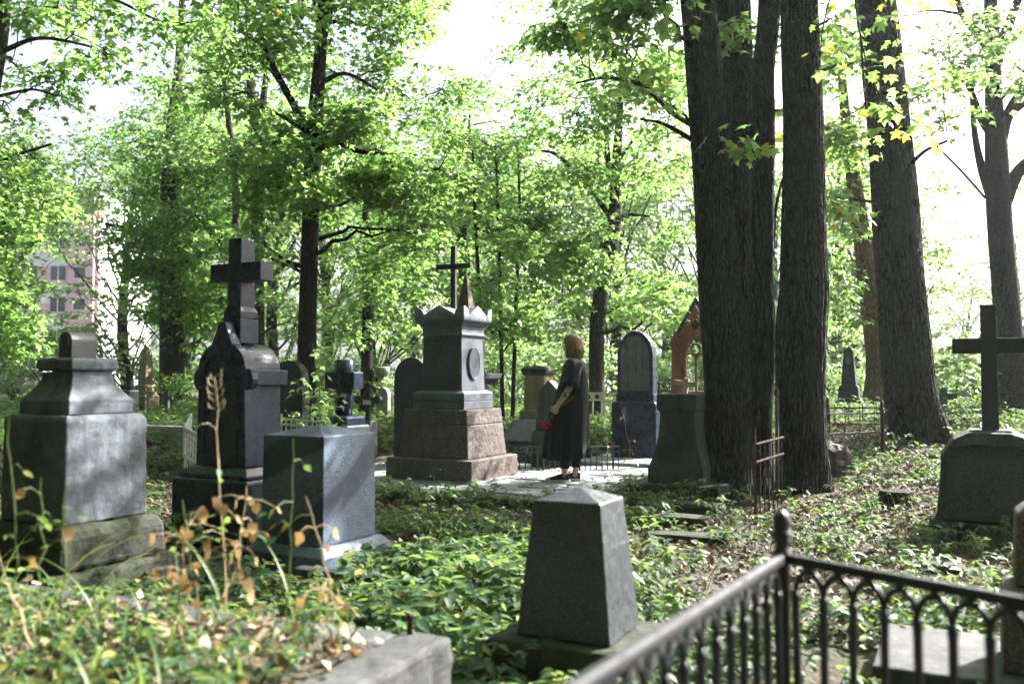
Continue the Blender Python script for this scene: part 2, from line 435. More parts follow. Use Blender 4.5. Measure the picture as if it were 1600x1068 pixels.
# ------------------------------------------------------------------ ground, path
def make_ground():
    xs = np.concatenate([np.linspace(-400, -40, 10), np.linspace(-36, -9, 28), np.linspace(-8.8, 10, 150), np.linspace(11, 36, 26), np.linspace(40, 400, 10)])
    ys = np.concatenate([np.linspace(-60, -2, 12), np.linspace(-1, 18, 180), np.linspace(18.5, 45, 40), np.linspace(50, 600, 14)])
    X, Y = np.meshgrid(xs, ys); Z = ground_z(X, Y)
    Z = Z + (1 - sstep(16, 24, Y)) * .025 * (vnoise(X * 7, Y * 7, 5) - .5)
    v = np.stack([X, Y, Z], -1).reshape(-1, 3)
    nx = len(xs); ny = len(ys)
    i = np.arange(nx * ny).reshape(ny, nx)
    f = np.stack([i[:-1, :-1], i[:-1, 1:], i[1:, 1:], i[1:, :-1]], -1).reshape(-1, 4)
    m, nt, bs = newmat('forest_soil')
    tc = N(nt, 'ShaderNodeTexCoord').outputs['Object']
    c = ramp(nt, noise(nt, tc, 9, 8, .75), [(.3, (.022, .017, .012)), (.55, (.055, .042, .030)), (.75, (.10, .078, .056))])
    v1 = N(nt, 'ShaderNodeTexVoronoi'); v1.inputs['Scale'].default_value = 26; nt.links.new(tc, v1.inputs['Vector'])
    c = mixc(nt, mth(nt, 'MULTIPLY', v1.outputs['Color'], .5), c, (.13, .095, .06))
    c = mixc(nt, ramp(nt, noise(nt, tc, .7, 6, .7), [(.45, 0.0), (.6, .8)]), c, (.035, .055, .016))
    nt.links.new(c, bs.inputs['Base Color']); bs.inputs['Roughness'].default_value = .95
    bump(nt, bs, mth(nt, 'ADD', noise(nt, tc, 40, 6, .7), v1.outputs['Distance']), .8, .03)
    o = link('ground', mesh_np('ground', v, f, True), m); tag(o, kind='structure')
make_ground()

def uv2w(u, v, ox=-0.46, oy=10.2):
    return ox + u * math.cos(TH) - v * math.sin(TH), oy + u * math.sin(TH) + v * math.cos(TH)

path = bpy.data.objects.new('path', None); C.objects.link(path)
path.location = (-0.46, 10.2, 0); path.rotation_euler = (0, 0, TH); tag(path, kind='structure')
b = MB(); b.box(-2.55, 1.55, -.78, 2.6, -.05, .055); b.build('path_bed', M['kerb'], path)
b = MB(); b.box(.15, 1.5, 2.6, 4.6, -.05, .10); b.box(.15, 1.5, 4.6, 6.6, -.05, .24); b.build('path_bed', M['kerb'], path)
def slab(u0, u1, v0, v1, z, t=.05, tilt=0.0):
    bb = MB(); e = random.uniform(-.010, .010)
    w = (u1 - u0) / 2 - .011; d = (v1 - v0) / 2 - .011
    bb.stack([(0, 2 * w, 2 * d), (t, 2 * w, 2 * d)])
    o = bb.build('paving_slab', M['slab'], path, .006)
    o.location = ((u0 + u1) / 2, (v0 + v1) / 2, z + e); o.rotation_euler = (random.uniform(-.012, .012), random.uniform(-.012, .012), random.uniform(-.008, .008))
u = -2.6
while u < 1.5:
    L = random.choice([.55, .7, .85]); u1 = min(u + L, 1.6)
    slab(u, u1, -.56, -.02, .052); u = u1
for k in range(3):
    u = .1 + k * .48
    v = -.02 + random.uniform(0, .2) if k else -.02
    v = -.02
    first = random.uniform(.4, .8)
    while v < 2.6:
        v1 = min(v + (first if v < 0 else random.choice([.6, .75, .9])), 2.65); slab(u, u + .48, v, v1, .052); v = v1
    v = 2.65
    while v < 4.6:
        v1 = v + random.choice([.6, .75]); slab(u, u + .48, v, v1, .10); v = v1
    while v < 6.6:
        v1 = v + random.choice([.6, .75]); slab(u, u + .48, v, v1, .24); v = v1
slab(-2.6, .1, -.02, .9, .05); slab(-2.6, .1, .9, 2.6, .05)
# the raised stone edge in front of the platform
for u0, u1 in ((-2.6, -1.25), (-1.25, .2), (.2, 1.6)):
    bb = MB(); bb.box(u0 + .008, u1 - .008, -.90, -.565, -.12, .085 + random.uniform(0, .012)); roughen(bb.build('kerb_stone', M['kerb'], path, .012), .02, .08)

def scatter_label(base, i): return base

# ------------------------------------------------------------------ big monuments
def grey_pedestal():
    w = .57
    x, y = corner_at(105, 5.05, w, w)
    t = thing('stone_pedestal', 'weathered grey stone pedestal with flared neck and mossy base at left edge', 'monument', (x, y, 0), TH)
    b = MB(); b.stack([(-.1, .86, .86), (.22, .85, .85)]); roughen(b.build('lower_step', M['mossy_stone'], t, .025), .035, .12)
    b = MB(); b.stack([(.222, .74, .74), (.40, .725, .725), (.465, .66, .66)]); roughen(b.build('upper_step', M['mossy_stone'], t, .03), .035, .12)
    b = MB(); b.stack([(.467, w, w), (1.055, w - .012, w - .012), (1.085, w - .05, w - .05)]); roughen(b.build('body', M['grey_stone'], t, .012), .012, .07)
    lev = [(1.087, .445, .445), (1.165, .44, .44)]
    for k in range(9):
        q = k / 8; lev.append((1.172 + .165 * q, .435 - .165 * math.sin(q * math.pi / 2), .435 - .165 * math.sin(q * math.pi / 2)))
    b = MB(); b.stack(lev); roughen(b.build('neck', M['grey_stone'], t, .006), .008, .06, 3)
    b = MB(); b.stack([(1.339, .29, .29), (1.352, .325, .325), (1.40, .325, .325), (1.418, .29, .29)]); roughen(b.build('cap', M['grey_stone'], t, .008), .012, .05, 4)
    # small arched block with a round medallion
    pr = [(-.058, 0), (.058, 0), (.058, .10)] + [(.058 * math.cos(a), .10 + .058 * math.sin(a)) for a in np.linspace(.2, math.pi - .2, 9)] + [(-.058, .10)]
    b = MB(); b.prism([(px_, 1.4185 + z) for px_, z in pr], -.09, .085); o = b.build('arched_block', M['dark_concrete'], t, .005)
    b2 = MB(); b2.loft([[(.040 * s_ * math.cos(a), yy, 1.517 + .046 * s_ * math.sin(a)) for a in np.linspace(2 * math.pi, 0, 20, endpoint=False)] for yy, s_ in ((-.088, 1), (-.098, 1), (-.098, .78), (-.093, .72), (-.096, .3))])
    b2.build('medallion', M['grey_stone'], o)
grey_pedestal()

def black_monument():
    w, d = .54, .42
    x, y = corner_at(386, 6.95, w, d)
    t = thing('cross_monument', 'tall black granite monument with ogee arched body and heavy cross', 'monument', (x, y, 0), TH)
    b = MB(); b.stack([(-.1, .78, .66), (.50, .78, .66), (.515, .76, .64)]); b.build('base', M['black_granite'], t, .01)
    b = MB(); b.stack([(.517, .70, .58), (.545, .70, .58), (.60, .60, .48)]); b.build('plinth', M['black_granite'], t, .006)
    # body outline: tapered sides, shoulder corbels, arch, ogee point
    half = [(.262, .603), (.245, 1.22)]
    arch = [(.262, 1.225), (.262, 1.36)] + [(.25 * math.cos(a), 1.36 + .23 * math.sin(a)) for a in np.linspace(.12, 1.12, 8)] + [(.085, 1.62), (.055, 1.68), (.035, 1.745)]
    half += arch
    prof = half + [(-a, z) for a, z in reversed(half)]
    fb = MB(); fb.prism([(a, z) for a, z in prof], -d / 2, -d / 2 + .10); fb.build('front_gable', M['black_granite'], t, .012)
    half2 = [(.250, .605), (.236, 1.22), (.236, 1.36)] + [(.236 * math.cos(a), 1.36 + .215 * math.sin(a)) for a in np.linspace(.1, math.pi / 2, 9)]
    prof2 = half2 + [(-a, z) for a, z in reversed(half2[:-1])]
    bb = MB(); bb.prism(prof2, -d / 2 + .09, d / 2); bb.build('body', M['black_granite'], t, .008)
    # shoulder ledges on both flanks
    for s in (-1, 1):
        lb = MB(); x0, x1 = (.225, .30) if s > 0 else (-.30, -.225)
        lb.box(x0, x1, -d / 2 + .015, d / 2 + .02, 1.235, 1.365); lb.build('shoulder_ledge', M['black_granite'], t, .012)
    # round corbels left and right of the front
    for s in (-1, 1):
        cb = MB(); cb.loft([[(s * .262 + .05 * math.cos(a), yy, 1.29 + .085 * math.sin(a)) for a in np.linspace(2 * math.pi, 0, 14, endpoint=False)] for yy in (-d / 2 + .013, -d / 2 + .085)]); cb.build('corbel', M['black_granite'], t, .01)
    # recessed arched tablet with a raised rim
    def archprof(hw, z0, z1):
        return [(hw, z0), (hw * .96, z1)] + [(hw * .96 * math.cos(a), z1 + hw * .96 * math.sin(a)) for a in np.linspace(.15, math.pi - .15, 11)] + [(-hw * .96, z1), (-hw, z0)]
    A = archprof(.185, .68, 1.33); B = archprof(.165, .70, 1.33)
    rim = MB(); n = len(A); v = [(a, -d / 2 - .012, z) for a, z in A] + [(a, -d / 2 - .012, z) for a, z in B] + [(a, -d / 2 + .004, z) for a, z in A] + [(a, -d / 2 + .004, z) for a, z in B]
    f = []
    for i in range(n):
        j = (i + 1) % n; f += [(i, j, n + j, n + i), (i, 2 * n + i, 2 * n + j, j), (n + i, n + j, 3 * n + j, 3 * n + i)]
    rim.add(v, f); rim.build('tablet_rim', M['black_granite'], t)
    # cross
    c = MB(); c.stack([(1.575, .19, .21), (1.775, .19, .21)]); c.build('cross_socket', M['black_granite'], t, .006)
    c = MB(); c.stack([(1.777, .185, .20), (1.83, .185, .20), (1.87, .145, .165), (2.425, .135, .155)]); sh = c.build('cross_shaft', M['black_granite'], t, .006)
    for s in (-1, 1):
        c = MB(); x0, x1 = (.066, .27) if s > 0 else (-.27, -.066)
        c.box(x0, x1, -.074, .074, 2.075, 2.225); c.build('cross_arm', M['black_granite'], t, .006)
black_monument()

def granite_block():
    w, d = .55, .60
    x, y = corner_at(507, 6.1, w, d)
    t = thing('granite_block', 'blue-grey speckled granite block with low pyramid top on chamfered base', 'grave marker', (x, y, 0), TH)
    b = MB(); b.stack([(-.08, .72, .78), (.10, .72, .78), (.155, .60, .66)]); b.build('base', M['banded_granite'], t, .008)
    b = MB(); b.stack([(.157, w, d), (.895, w - .015, d - .015), (.900, w - .02, d - .02), (.955, .10, .14)]); b.build('block', M['banded_granite'], t, .006)
granite_block()

def central_tomb():
    w = 1.18
    x, y = corner_at(737, 10.2, w, w)
    t = thing('tomb_monument', 'tall stepped granite tomb with crown cornice, oval panel and thin black cross', 'monument', (x, y, 0), TH)
    z0 = .10
    b = MB(); b.stack([(z0 + .002, w, w), (.355, w - .01, w - .01)]); roughen(b.build('lower_base', M['red_granite'], t, .015), .014, .06)
    b = MB(); b.stack([(.357, .965, .965), (.745, .90, .90)]); roughen(b.build('middle_base', M['red_granite'], t, .012), .014, .06)
    b = MB(); b.stack([(.747, .90, .90), (.925, .865, .865)]); roughen(b.build('upper_base', M['red_granite'], t, .012), .014, .06)
    b = MB(); b.stack([(.927, .715, .715), (1.02, .71, .71)]); b.build('plinth', M['tomb_grey'], t, .006)
    b = MB(); b.stack([(1.022, .715, .715), (1.115, .715, .715), (1.15, .60, .60)]); b.build('plinth_moulding', M['tomb_grey'], t, .006)
    b = MB(); b.stack([(1.152, .565, .565), (1.80, .53, .53)]); sh = b.build('shaft', M['tomb_grey'], t, .006)
    # dark inscription tablet on the front, each line of worn letters cut as shallow marks
    tb = MB(); tb.loft([[(-hw, yy, z), (hw, yy, z)] + [(hw2, yy, z2), (-hw2, yy, z2)] for yy, hw, z, hw2, z2 in ((-.2785 + .006, .262, 1.165, .243, 1.785), (-.2785 - .006, .262, 1.165, .243, 1.785))])
    tb = MB()
    v = []
    for off in (0.0, .012):
        v += [(-.262, -.2815 - off, 1.165), (.262, -.2815 - off, 1.165), (.245, -.2655 - off, 1.775), (-.245, -.2655 - off, 1.775)]
    tb.add(v, [(0, 1, 5, 4), (1, 2, 6, 5), (2, 3, 7, 6), (3, 0, 4, 7), (4, 5, 6, 7)])
    tab = tb.build('inscription_tablet', M['tomb_dark'], t)
    lt = MB(); rr = random.Random(3)
    z = 1.70
    while z > 1.24:
        q = (z - 1.165) / .61; yy = -.2815 - .0135 + .016 * q
        hw = rr.uniform(.12, .21); xx = -hw
        while xx < hw:
            lw = rr.uniform(.008, .016)
            if rr.random() < .82:
                h_ = .017
                lt.box(xx, xx + .003, yy - .0006, yy + .003, z, z + h_)
                if rr.random() < .7: lt.box(xx + lw - .003, xx + lw, yy - .0006, yy + .003, z, z + h_)
                zz = z + rr.choice([0, .007, .014]); lt.box(xx + .003, xx + lw - .003, yy - .0006, yy + .003, zz, zz + .003)
            xx += lw + .007
        z -= .042
    lt.build('worn_lettering', M['tomb_grey'], tab)
    b = MB(); b.stack([(1.802, .535, .535), (1.805, .575, .575), (1.83, .575, .575), (1.835, .55, .55), (1.915, .55, .55)]); b.build('frieze', M['tomb_grey'], t, .004)
    b = MB(); b.stack([(1.917, .57, .57), (1.935, .60, .60), (1.95, .61, .61), (1.965, .66, .66), (1.985, .685, .685), (2.0, .69, .69)]); b.build('cornice', M['tomb_grey'], t, .004)
    # crown: crossing gables and rounded corner ears as one carved height field
    n = 61; s = .345
    g = np.linspace(-s, s, n); XX, YY = np.meshgrid(g, g)
    def ga(a): return np.clip(.122 * (1 - np.abs(a) / .235), 0, None)
    def ear(a):
        q = np.clip((np.abs(a) - .215) / .13, 0, 1); return .105 * np.sqrt(np.clip(1 - (1 - q) ** 2, 0, 1))
    H = np.maximum(np.maximum(ga(XX), ga(YY)), np.minimum(ear(XX), ear(YY)))
    # thin raised coping along the outer edge
    edge = np.maximum(np.abs(XX), np.abs(YY)) > s - .03
    H = H + .012 * edge * (H > .02)
    top = np.stack([XX, YY, 2.035 + H], -1).reshape(-1, 3)
    i = np.arange(n * n).reshape(n, n)
    f = np.stack([i[:-1, :-1], i[:-1, 1:], i[1:, 1:], i[1:, :-1]], -1).reshape(-1, 4)
    ring = np.concatenate([i[0, :], i[1:, -1], i[-1, -2::-1], i[-2:0:-1, 0]])
    bot = top[ring].copy(); bot[:, 2] = 2.002
    k = np.arange(len(ring)); k2 = (k + 1) % len(ring); nb = n * n
    side = np.stack([nb + k, nb + k2, ring[k2], ring[k]], -1)
    link('crown', mesh_np('crown', np.vstack([top, bot]), [f, side]), M['tomb_grey'], t)
    # oval panel on the right flank
    ov = MB()
    ov.loft([[(xx, .105 * 1.25 * sc * math.cos(a) , 1.475 + .195 * sc * math.sin(a)) for a in np.linspace(0, 2 * math.pi, 36, endpoint=False)] for xx, sc in ((.268, 1), (.298, 1), (.300, .97), (.296, .92), (.292, .3))])
    o = ov.build('oval_panel', M['oval_slate'], t)
    # cross
    cz = MB(); cz.box(-.032, .032, -.025, .025, 2.05, 2.92); cr = cz.build('cross_post', M['cross_metal'], t, .003)
    for x0, x1 in ((-.245, -.02), (.02, .245)):
        cz = MB(); cz.box(x0, x1, -.022, .022, 2.64, 2.70); cz.build('cross_arm', M['cross_metal'], t, .003)
central_tomb()

def spire_monument():
    p = P(728, 600, 13.0)
    t = thing('spire_monument', 'brown pointed spire monument rising behind the crown-topped tomb', 'monument', (p.x, p.y, .36), TH)
    b = MB(); b.stack([(-.6, .62, .62), (.10, .60, .60), (.12, .50, .50), (.84, .48, .48)]); b.build('pedestal', M['dark_stone'], t, .01)
    b = MB(); b.stack([(.842, .52, .52), (.93, .76, .76), (1.0, .78, .78)]); b.build('ledge', M['dark_stone'], t, .006)
    b = MB(); b.stack([(1.002, .36, .36), (1.65, .34, .34), (1.66, .40, .40), (1.70, .40, .40)]); b.build('shaft', M['bronze'], t, .006)
    b = MB(); b.stack([(1.702, .30, .30), (1.78, .25, .25), (2.50, .012, .012)]); b.build('spire', M['bronze'], t, .003)
spire_monument()

def tapered_stone():
    w, d = .43, .38
    x, y = corner_at(951, 3.72, w, d)
    t = thing('tapered_stone', 'dark tapered gravestone with hipped pale top on mossy plinth in front', 'grave marker', (x, y, 0), TH)
    b = MB(); b.stack([(-.1, .68, .60), (.13, .67, .59), (.195, .63, .555)]); roughen(b.build('plinth', M['mossy_stone'], t, .02), .03, .1)
    b = MB(); b.stack([(.197, w, d), (.768, .312, .282), (.818, .035, .03)])
    roughen(b.build('block', M['dark_concrete'], t, .006), .007, .05)
tapered_stone()

def right_cross():
    p = P(1546, 590, 7.35); g = gz(p.x, p.y)
    t = thing('cross_gravestone', 'black cross on low stone headblock with inscribed panel at right edge', 'monument', (p.x, p.y, .04), TH)
    b = MB(); b.box(-.46, .46, -.20, .24, -.3, .085); roughen(b.build('footing', M['mossy_stone'], t, .02), .03, .1)
    half = [(.42, .087), (.405, .16), (.36, .62), (.27, .76), (.16, .80)]
    prof = half + [(-a, z) for a, z in reversed(half)]
    b = MB(); b.prism(prof, -.10, .16); roughen(b.build('headblock', M['green_stone'], t, .012), .012, .07, 4)
    # rough hewn hood over the panel
    hood = MB()
    o_ = [(.375, .62), (.275, .775), (.15, .83), (-.15, .83), (-.275, .775), (-.375, .62)]
    i_ = [(.325, .585), (.235, .69), (.13, .715), (-.13, .715), (-.235, .69), (-.325, .585)]
    v = [(a, -.155, z - .015) for a, z in o_] + [(a, -.17, z) for a, z in i_] + [(a * 1.0, .17, z + .01) for a, z in o_] + [(a, -.095, z) for a, z in i_]
    f = []
    for k in range(5):
        f += [(k, k + 1, 7 + k, 6 + k), (k + 1, k, 12 + k, 13 + k), (6 + k, 7 + k, 19 + k, 18 + k), (13 + k, 12 + k, 18 + k, 19 + k)]
    f += [(0, 6, 18, 12), (5, 17, 23, 11)]
    hood.add(v, f); roughen(hood.build('hood', M['green_stone'], t, .012), .02, .06, 4)
    # side borders and sill proud of the panel
    for s in (-1, 1):
        c = MB(); pr = [(s * .345, .17), (s * .40, .17), (s * .365, .60), (s * .322, .60)]
        if s < 0: pr = pr[::-1]
        c.prism(pr, -.128, -.095); c.build('border', M['green_stone'], t, .006)
    c = MB(); c.box(-.405, .405, -.15, -.095, .10, .175); c.build('sill', M['green_stone'], t, .015)
    c = MB(); c.prism([(-.34, .18), (.34, .18), (.318, .60), (.23, .695), (-.23, .695), (-.318, .60)], -.112, -.0955); pn = c.build('inscribed_panel', M['tomb_dark'], t)
    # two worn columns of lettering cut along the top of the panel
    lt = MB(); rr = random.Random(9)
    for row in range(4):
        z = .575 - row * .052; hh = .028 if row == 0 else .017
        for a, bx in ((-.285, -.035), (.045, .285)):
            xx = a + (0 if row == 0 else rr.uniform(0, .04)); end = bx - (0 if row == 0 else rr.uniform(0, .1))
            while xx < end:
                lw = hh * rr.uniform(.55, .8)
                lt.box(xx, xx + .0032, -.1134, -.110, z, z + hh)
                if rr.random() < .75: lt.box(xx + lw - .0032, xx + lw, -.1134, -.110, z, z + hh)
                zz = z + rr.choice([0, hh * .45, hh - .004]); lt.box(xx + .0032, xx + lw - .0032, -.1134, -.110, zz, zz + .0035)
                xx += lw + .009
    lt.build('worn_lettering', M['tomb_grey'], pn)
    c = MB(); c.stack([(.825, .125, .07), (1.86, .118, .066)]); c.build('cross_post', M['cross_wood'], t, .004)
    for x0, x1 in ((-.27, -.05), (.05, .27)):
        c = MB(); c.box(x0, x1, -.032, .032, 1.46, 1.585); c.build('cross_arm', M['cross_wood'], t, .004)
    c = MB(); c.stack([(.80, .34, .20), (.835, .30, .16)]); c.build('cross_footing', M['green_stone'], t, .006)
right_cross()

def slab_grave():
    p = P(1570, 1043, 3.3)
    x, y = 1.95, 3.42
    t = thing('grave_slab', 'pale flat grave slab behind the iron railing at lower right', 'grave slab', (2.05, 3.75, 0), TH)
    b = MB(); b.box(-.50, .9, -.30, .42, -.1, .13); b.build('slab', M['kerb'], t, .015)
    t2 = thing('granite_pillar', 'dark brown granite pedestal standing on the flat slab at right edge', 'grave marker', (2.20, 3.66, .132), TH)
    b = MB(); b.stack([(0, .40, .34), (.30, .39, .33), (.33, .34, .28)]); b.build('base', M['red_granite'], t2, .01)
    b = MB(); b.stack([(.332, .30, .24), (.62, .28, .22), (.66, .20, .15)]); b.build('block', M['red_granite'], t2, .01)
slab_grave()

def flared_pedestal():
    w = .43
    x, y = corner_at(1088, 9.3, w, .36)
    z = .12
    t = thing('flared_pedestal', 'green-stained stone pedestal with curved flaring foot beside the tree cluster', 'monument', (x, y, z), TH)
    b = MB(); b.stack([(-.25, 1.0, .8), (.085, .98, .78)]); roughen(b.build('footing', M['mossy_stone'], t, .02), .03, .1)
    b = MB(); b.stack([(.087, .60, .50), (.26, .59, .49)]); b.build('foot', M['green_stone'], t, .012)
    lev = []
    for k in range(13):
        q = k / 12; s = .57 - .19 * math.sin(min(1, q * 1.15) * math.pi / 2) ** .9
        lev.append((.262 + .56 * q, s, s * .82))
    b = MB(); b.stack(lev); b.build('curved_body', M['green_stone'], t, .004)
    b = MB(); b.stack([(.824, .385, .33), (.85, .435, .37), (1.0, .43, .365), (1.01, .41, .35)]); b.build('cap', M['green_stone'], t, .008)
    # sunk writing panel following the curve
    pn = MB(); rows = []
    for k in range(9):
        q = .30 + .62 * k / 8; s = .57 - .19 * math.sin(min(1, q * 1.15) * math.pi / 2) ** .9
        rows.append([(-.135, -s * .41 - .004, .262 + .56 * q), (.135, -s * .41 - .004, .262 + .56 * q)])
    v = [p_ for r in rows for p_ in r]; f = [(2 * k, 2 * k + 1, 2 * k + 3, 2 * k + 2) for k in range(8)]
    pn.add(v, f); pn.build('writing_panel', M['dark_stone'], t)
flared_pedestal()

def arched_headstone(name, label, px, py_top, py_sh, Y, wpx, dpt, mat, th=TH, base=None, round_=1.0, basez=None, patch=None):
    sc = FPX / Y
    p = P(px, py_top, Y); g = gz(p.x, Y) if basez is None else basez
    w = wpx / sc; ztop = p.z - g
    zsh = P(px, py_sh, Y).z - g
    t = thing(name, label, 'headstone', (p.x, Y, g), th)
    zb = 0.0
    if base:
        zb = P(px, base[0], Y).z - g
        bw = base[1] / sc
        b = MB(); b.stack([(-.2, bw, dpt + .16), (zb - .03, bw, dpt + .16), (zb, bw - .04, dpt + .12)]); b.build('base', mat, t, .012)
    r = ztop - zsh
    prof = [(-w / 2, zb + .002), (w / 2, zb + .002), (w / 2, zsh)] + [(w / 2 * math.cos(a), zsh + r * math.sin(a)) for a in np.linspace(.15, math.pi - .15, 13)] + [(-w / 2, zsh)]
    b = MB(); b.prism(prof, -dpt / 2, dpt / 2); b.build('slab', mat, t, .01)
    if patch:
        pw = w * .40; pr = [(-pw, zb + .16), (pw, zb + .16), (pw, zsh)] + [(pw * math.cos(a), zsh + r * .8 * math.sin(a)) for a in np.linspace(.15, math.pi - .15, 11)] + [(-pw, zsh)]
        b = MB(); b.prism(pr, -dpt / 2 - .006, -dpt / 2 + .01); b.build('flaking_panel', patch, t, .004)
        b = MB(); b.box(-w / 2 - .015, w / 2 + .015, -dpt / 2 - .02, dpt / 2 + .02, zb + .004, zb + .11); b.build('band', mat, t, .008)
    return t
arched_headstone('arched_headstone', 'tall dark arched headstone with flaking pale face beyond the woman', 995, 517, 556, 13.2, 58, .20, M['black_granite'], base=(627, 72), patch=M['pale_patch'])
arched_headstone('arched_headstone', 'plain dark round-topped headstone half hidden behind the crown-topped tomb', 646, 558, 590, 12.4, 62, .14, M['dark_stone'])
arched_headstone('arched_headstone', 'brownish round headstone in the shade directly behind the black cross monument', 455, 563, 590, 13.5, 58, .16, M['dark_stone'])
arched_headstone('arched_headstone', 'small grey headstone leaning among far graves left of the flat tomb', 600, 605, 618, 18, 20, .12, M['pale_stone'])

def stele():
    Y = 12.3; p = P(862, 590, Y); g = gz(p.x, Y) - .02
    t = thing('pointed_stele', 'grey-green pointed stele on block base behind the woman', 'monument', (p.x, Y, g), TH)
    b = MB(); b.stack([(-.2, .62, .50), (.08, .60, .48)]); b.build('footing', M['green_stone'], t, .01)
    b = MB(); b.stack([(.082, .47, .36), (.60, .45, .34)]); b.build('base', M['green_stone'], t, .01)
    b = MB(); b.prism([(-.20, .602), (.20, .602), (.15, 1.14), (.0, 1.29), (-.15, 1.14)], -.11, .11); b.build('shaft', M['green_stone'], t, .008)
stele()

def shrine():
    Y = 15.5; p = P(1089, 590, Y); g = gz(p.x, Y)
    t = thing('gothic_shrine', 'red-brown gothic grave shrine with pointed arch and cut quatrefoil behind trunks', 'shrine', (p.x, Y, g), R(-17)); t.scale = (.88, .9, 1.05)
    sc = 1.0
    b = MB(); b.box(-.50, .50, -.28, .28, -.2, .62); b.build('base', M['terracotta'], t, .012)
    # arched front: two jambs, pointed arch ring, gable plate with an opening
    def arch(hw, z0, z1, n=9):
        # pointed arch from two arcs
        pts = []
        for a in np.linspace(0, 1, n):
            ang = a * math.acos(.5)
            pts.append((-hw + 2 * hw * math.cos(ang) if True else 0, z1 + 2 * hw * math.sin(ang)))
        right = pts; left = [(-x_, z_) for x_, z_ in reversed(pts[:-1])]
        return [(hw, z0)] + right + left + [(-hw, z0)]
    inn = arch(.22, .622, 1.15); n = len(inn)
    # outer outline with the same number of points
    out = [(.42, .622), (.42, .9), (.42, 1.15), (.42, 1.38), (.345, 1.5), (.27, 1.62), (.2, 1.72), (.135, 1.82), (.07, 1.92), (.0, 2.03)]
    out = out[:n // 2] + [(0, 2.03)] + [(-a, z) for a, z in reversed(out[:n // 2])]
    out = out[:n]
    for yy in (-.24, .16):
        f = []; v = []
        for o_ in (0, .08):
            v += [(a, yy + o_, z) for a, z in out] + [(a, yy + o_, z) for a, z in inn]
        for i in range(n - 1):
            f += [(i, n + i, n + i + 1, i + 1), (2 * n + i, 2 * n + i + 1, 3 * n + i + 1, 3 * n + i), (i, i + 1, 2 * n + i + 1, 2 * n + i), (n + i, 3 * n + i, 3 * n + i + 1, n + i + 1)]
        mb = MB(); mb.add(v, f); mb.build('arched_gable', M['terracotta'], t, .006)
    # inner arch moulding, mullion and tracery ring
    i2 = [(a, z) for a, z in arch(.22, .622, 1.15)]
    mb = MB(); mb.tube([(a, -.25, z) for a, z in i2], [.025] * len(i2), 6); mb.build('arch_moulding', M['terracotta'], t)
    i3 = [(a, z) for a, z in arch(.27, .622, 1.15)]
    mb = MB(); mb.tube([(a, -.245, z) for a, z in i3], [.018] * len(i3), 6); mb.build('arch_moulding', M['terracotta'], t)
    mb = MB(); mb.box(-.02, .02, -.235, -.19, .622, 1.18); mb.build('mullion', M['terracotta'], t)
    ring = [(.085 * math.cos(a), -.21, 1.30 + .085 * math.sin(a)) for a in np.linspace(0, 2 * math.pi, 15)]
    mb = MB(); mb.tube(ring, [.02] * 15, 6); mb.build('tracery_ring', M['terracotta'], t)
    for s in (-1, 1):
        q = [(s * .11 + .1 * math.cos(a), -.21, 1.13 + .1 * math.sin(a)) for a in np.linspace(0, math.pi, 9)]
        mb = MB(); mb.tube(q, [.017] * 9, 6); mb.build('tracery_arch', M['terracotta'], t)
    # dark quatrefoil sunk above the arch
    qf = MB()
    for cx_, cz_ in ((.045, 0), (-.045, 0), (0, .045), (0, -.045)):
        qf.loft([[(cx_ + .034 * math.cos(a), yy, 1.70 + cz_ + .034 * math.sin(a)) for a in np.linspace(2 * math.pi, 0, 12, endpoint=False)] for yy in (-.2425 - .002 * abs(cx_ * 40), -.23)])
    qf.build('quatrefoil', M['cross_metal'], t)
    # roof, corner pinnacles
    for s in (-1, 1):
        rb = MB(); pr = [(s * .50, 1.36), (s * .50, 1.43), (0, 2.17), (0, 2.06)]
        if s > 0: pr = pr[::-1]
        rb.prism(pr, -.14, .30); rb.build('roof_slope', M['green_stone'], t, .006)
        pb = MB(); pb.stack([(.622, .13, .13), (1.36, .12, .12), (1.365, .15, .15), (1.42, .15, .15), (1.62, .02, .02)], s * .40, -.22); pb.build('corner_pier', M['terracotta'], t, .005)
shrine()

def simple_cross(name, label, px, py_top, py_bot, Y, mat, arm=.45, thick=.09, th=TH, group=None, double=False, lean=0.0):
    a = P(px, py_top, Y); b_ = P(px, py_bot, Y); g = b_.z
    h = a.z - g
    t = thing(name, label, 'cross', (a.x, Y, g), th, group); t.rotation_euler = (0, lean, th)
    m = MB(); m.box(-thick / 2, thick / 2, -thick * .4, thick * .4, -.3, h); m.build('post', mat, t, .006)
    za = h * .68
    for s in (-1, 1):
        x0, x1 = sorted((s * (thick / 2 + .0005), s * arm / 2))
        m = MB(); m.box(x0, x1, -thick * .36, thick * .36, za, za + thick); m.build('arm', mat, t, .006)
        if double:
            m = MB(); m.box(x0, x1, -thick * .36, thick * .36, za - thick * 2.4, za - thick * 1.4); m.build('arm', mat, t, .006)
    return t

def trunk_cross():
    Y = 11.0; p = P(537, 665, Y); z = P(537, 668, Y).z
    t = thing('log_cross', 'black stone cross carved as round logs on square base', 'monument', (p.x, Y, z), TH)
    sc = FPX / Y
    b = MB(); b.stack([(-.5, .46, .46), (.02, .46, .46), (.04, .42, .42)]); b.build('footing', M['dark_stone'], t, .01)
    b = MB(); b.stack([(.042, .38, .38), (.13, .38, .38), (.15, .30, .30)]); b.build('base', M['black_granite'], t, .01)
    b = MB(); b.lathe([(.105, .15), (.105, .40), (.10, .53), (.118, .535), (.118, .82), (.10, .83), (.02, .835)], 20); b.build('round_shaft', M['black_granite'], t, .0, True)
    b = MB(); b.box(-.22, .22, -.10, .10, .47, .68); b.build('cross_arm', M['black_granite'], t, .01)
trunk_cross()

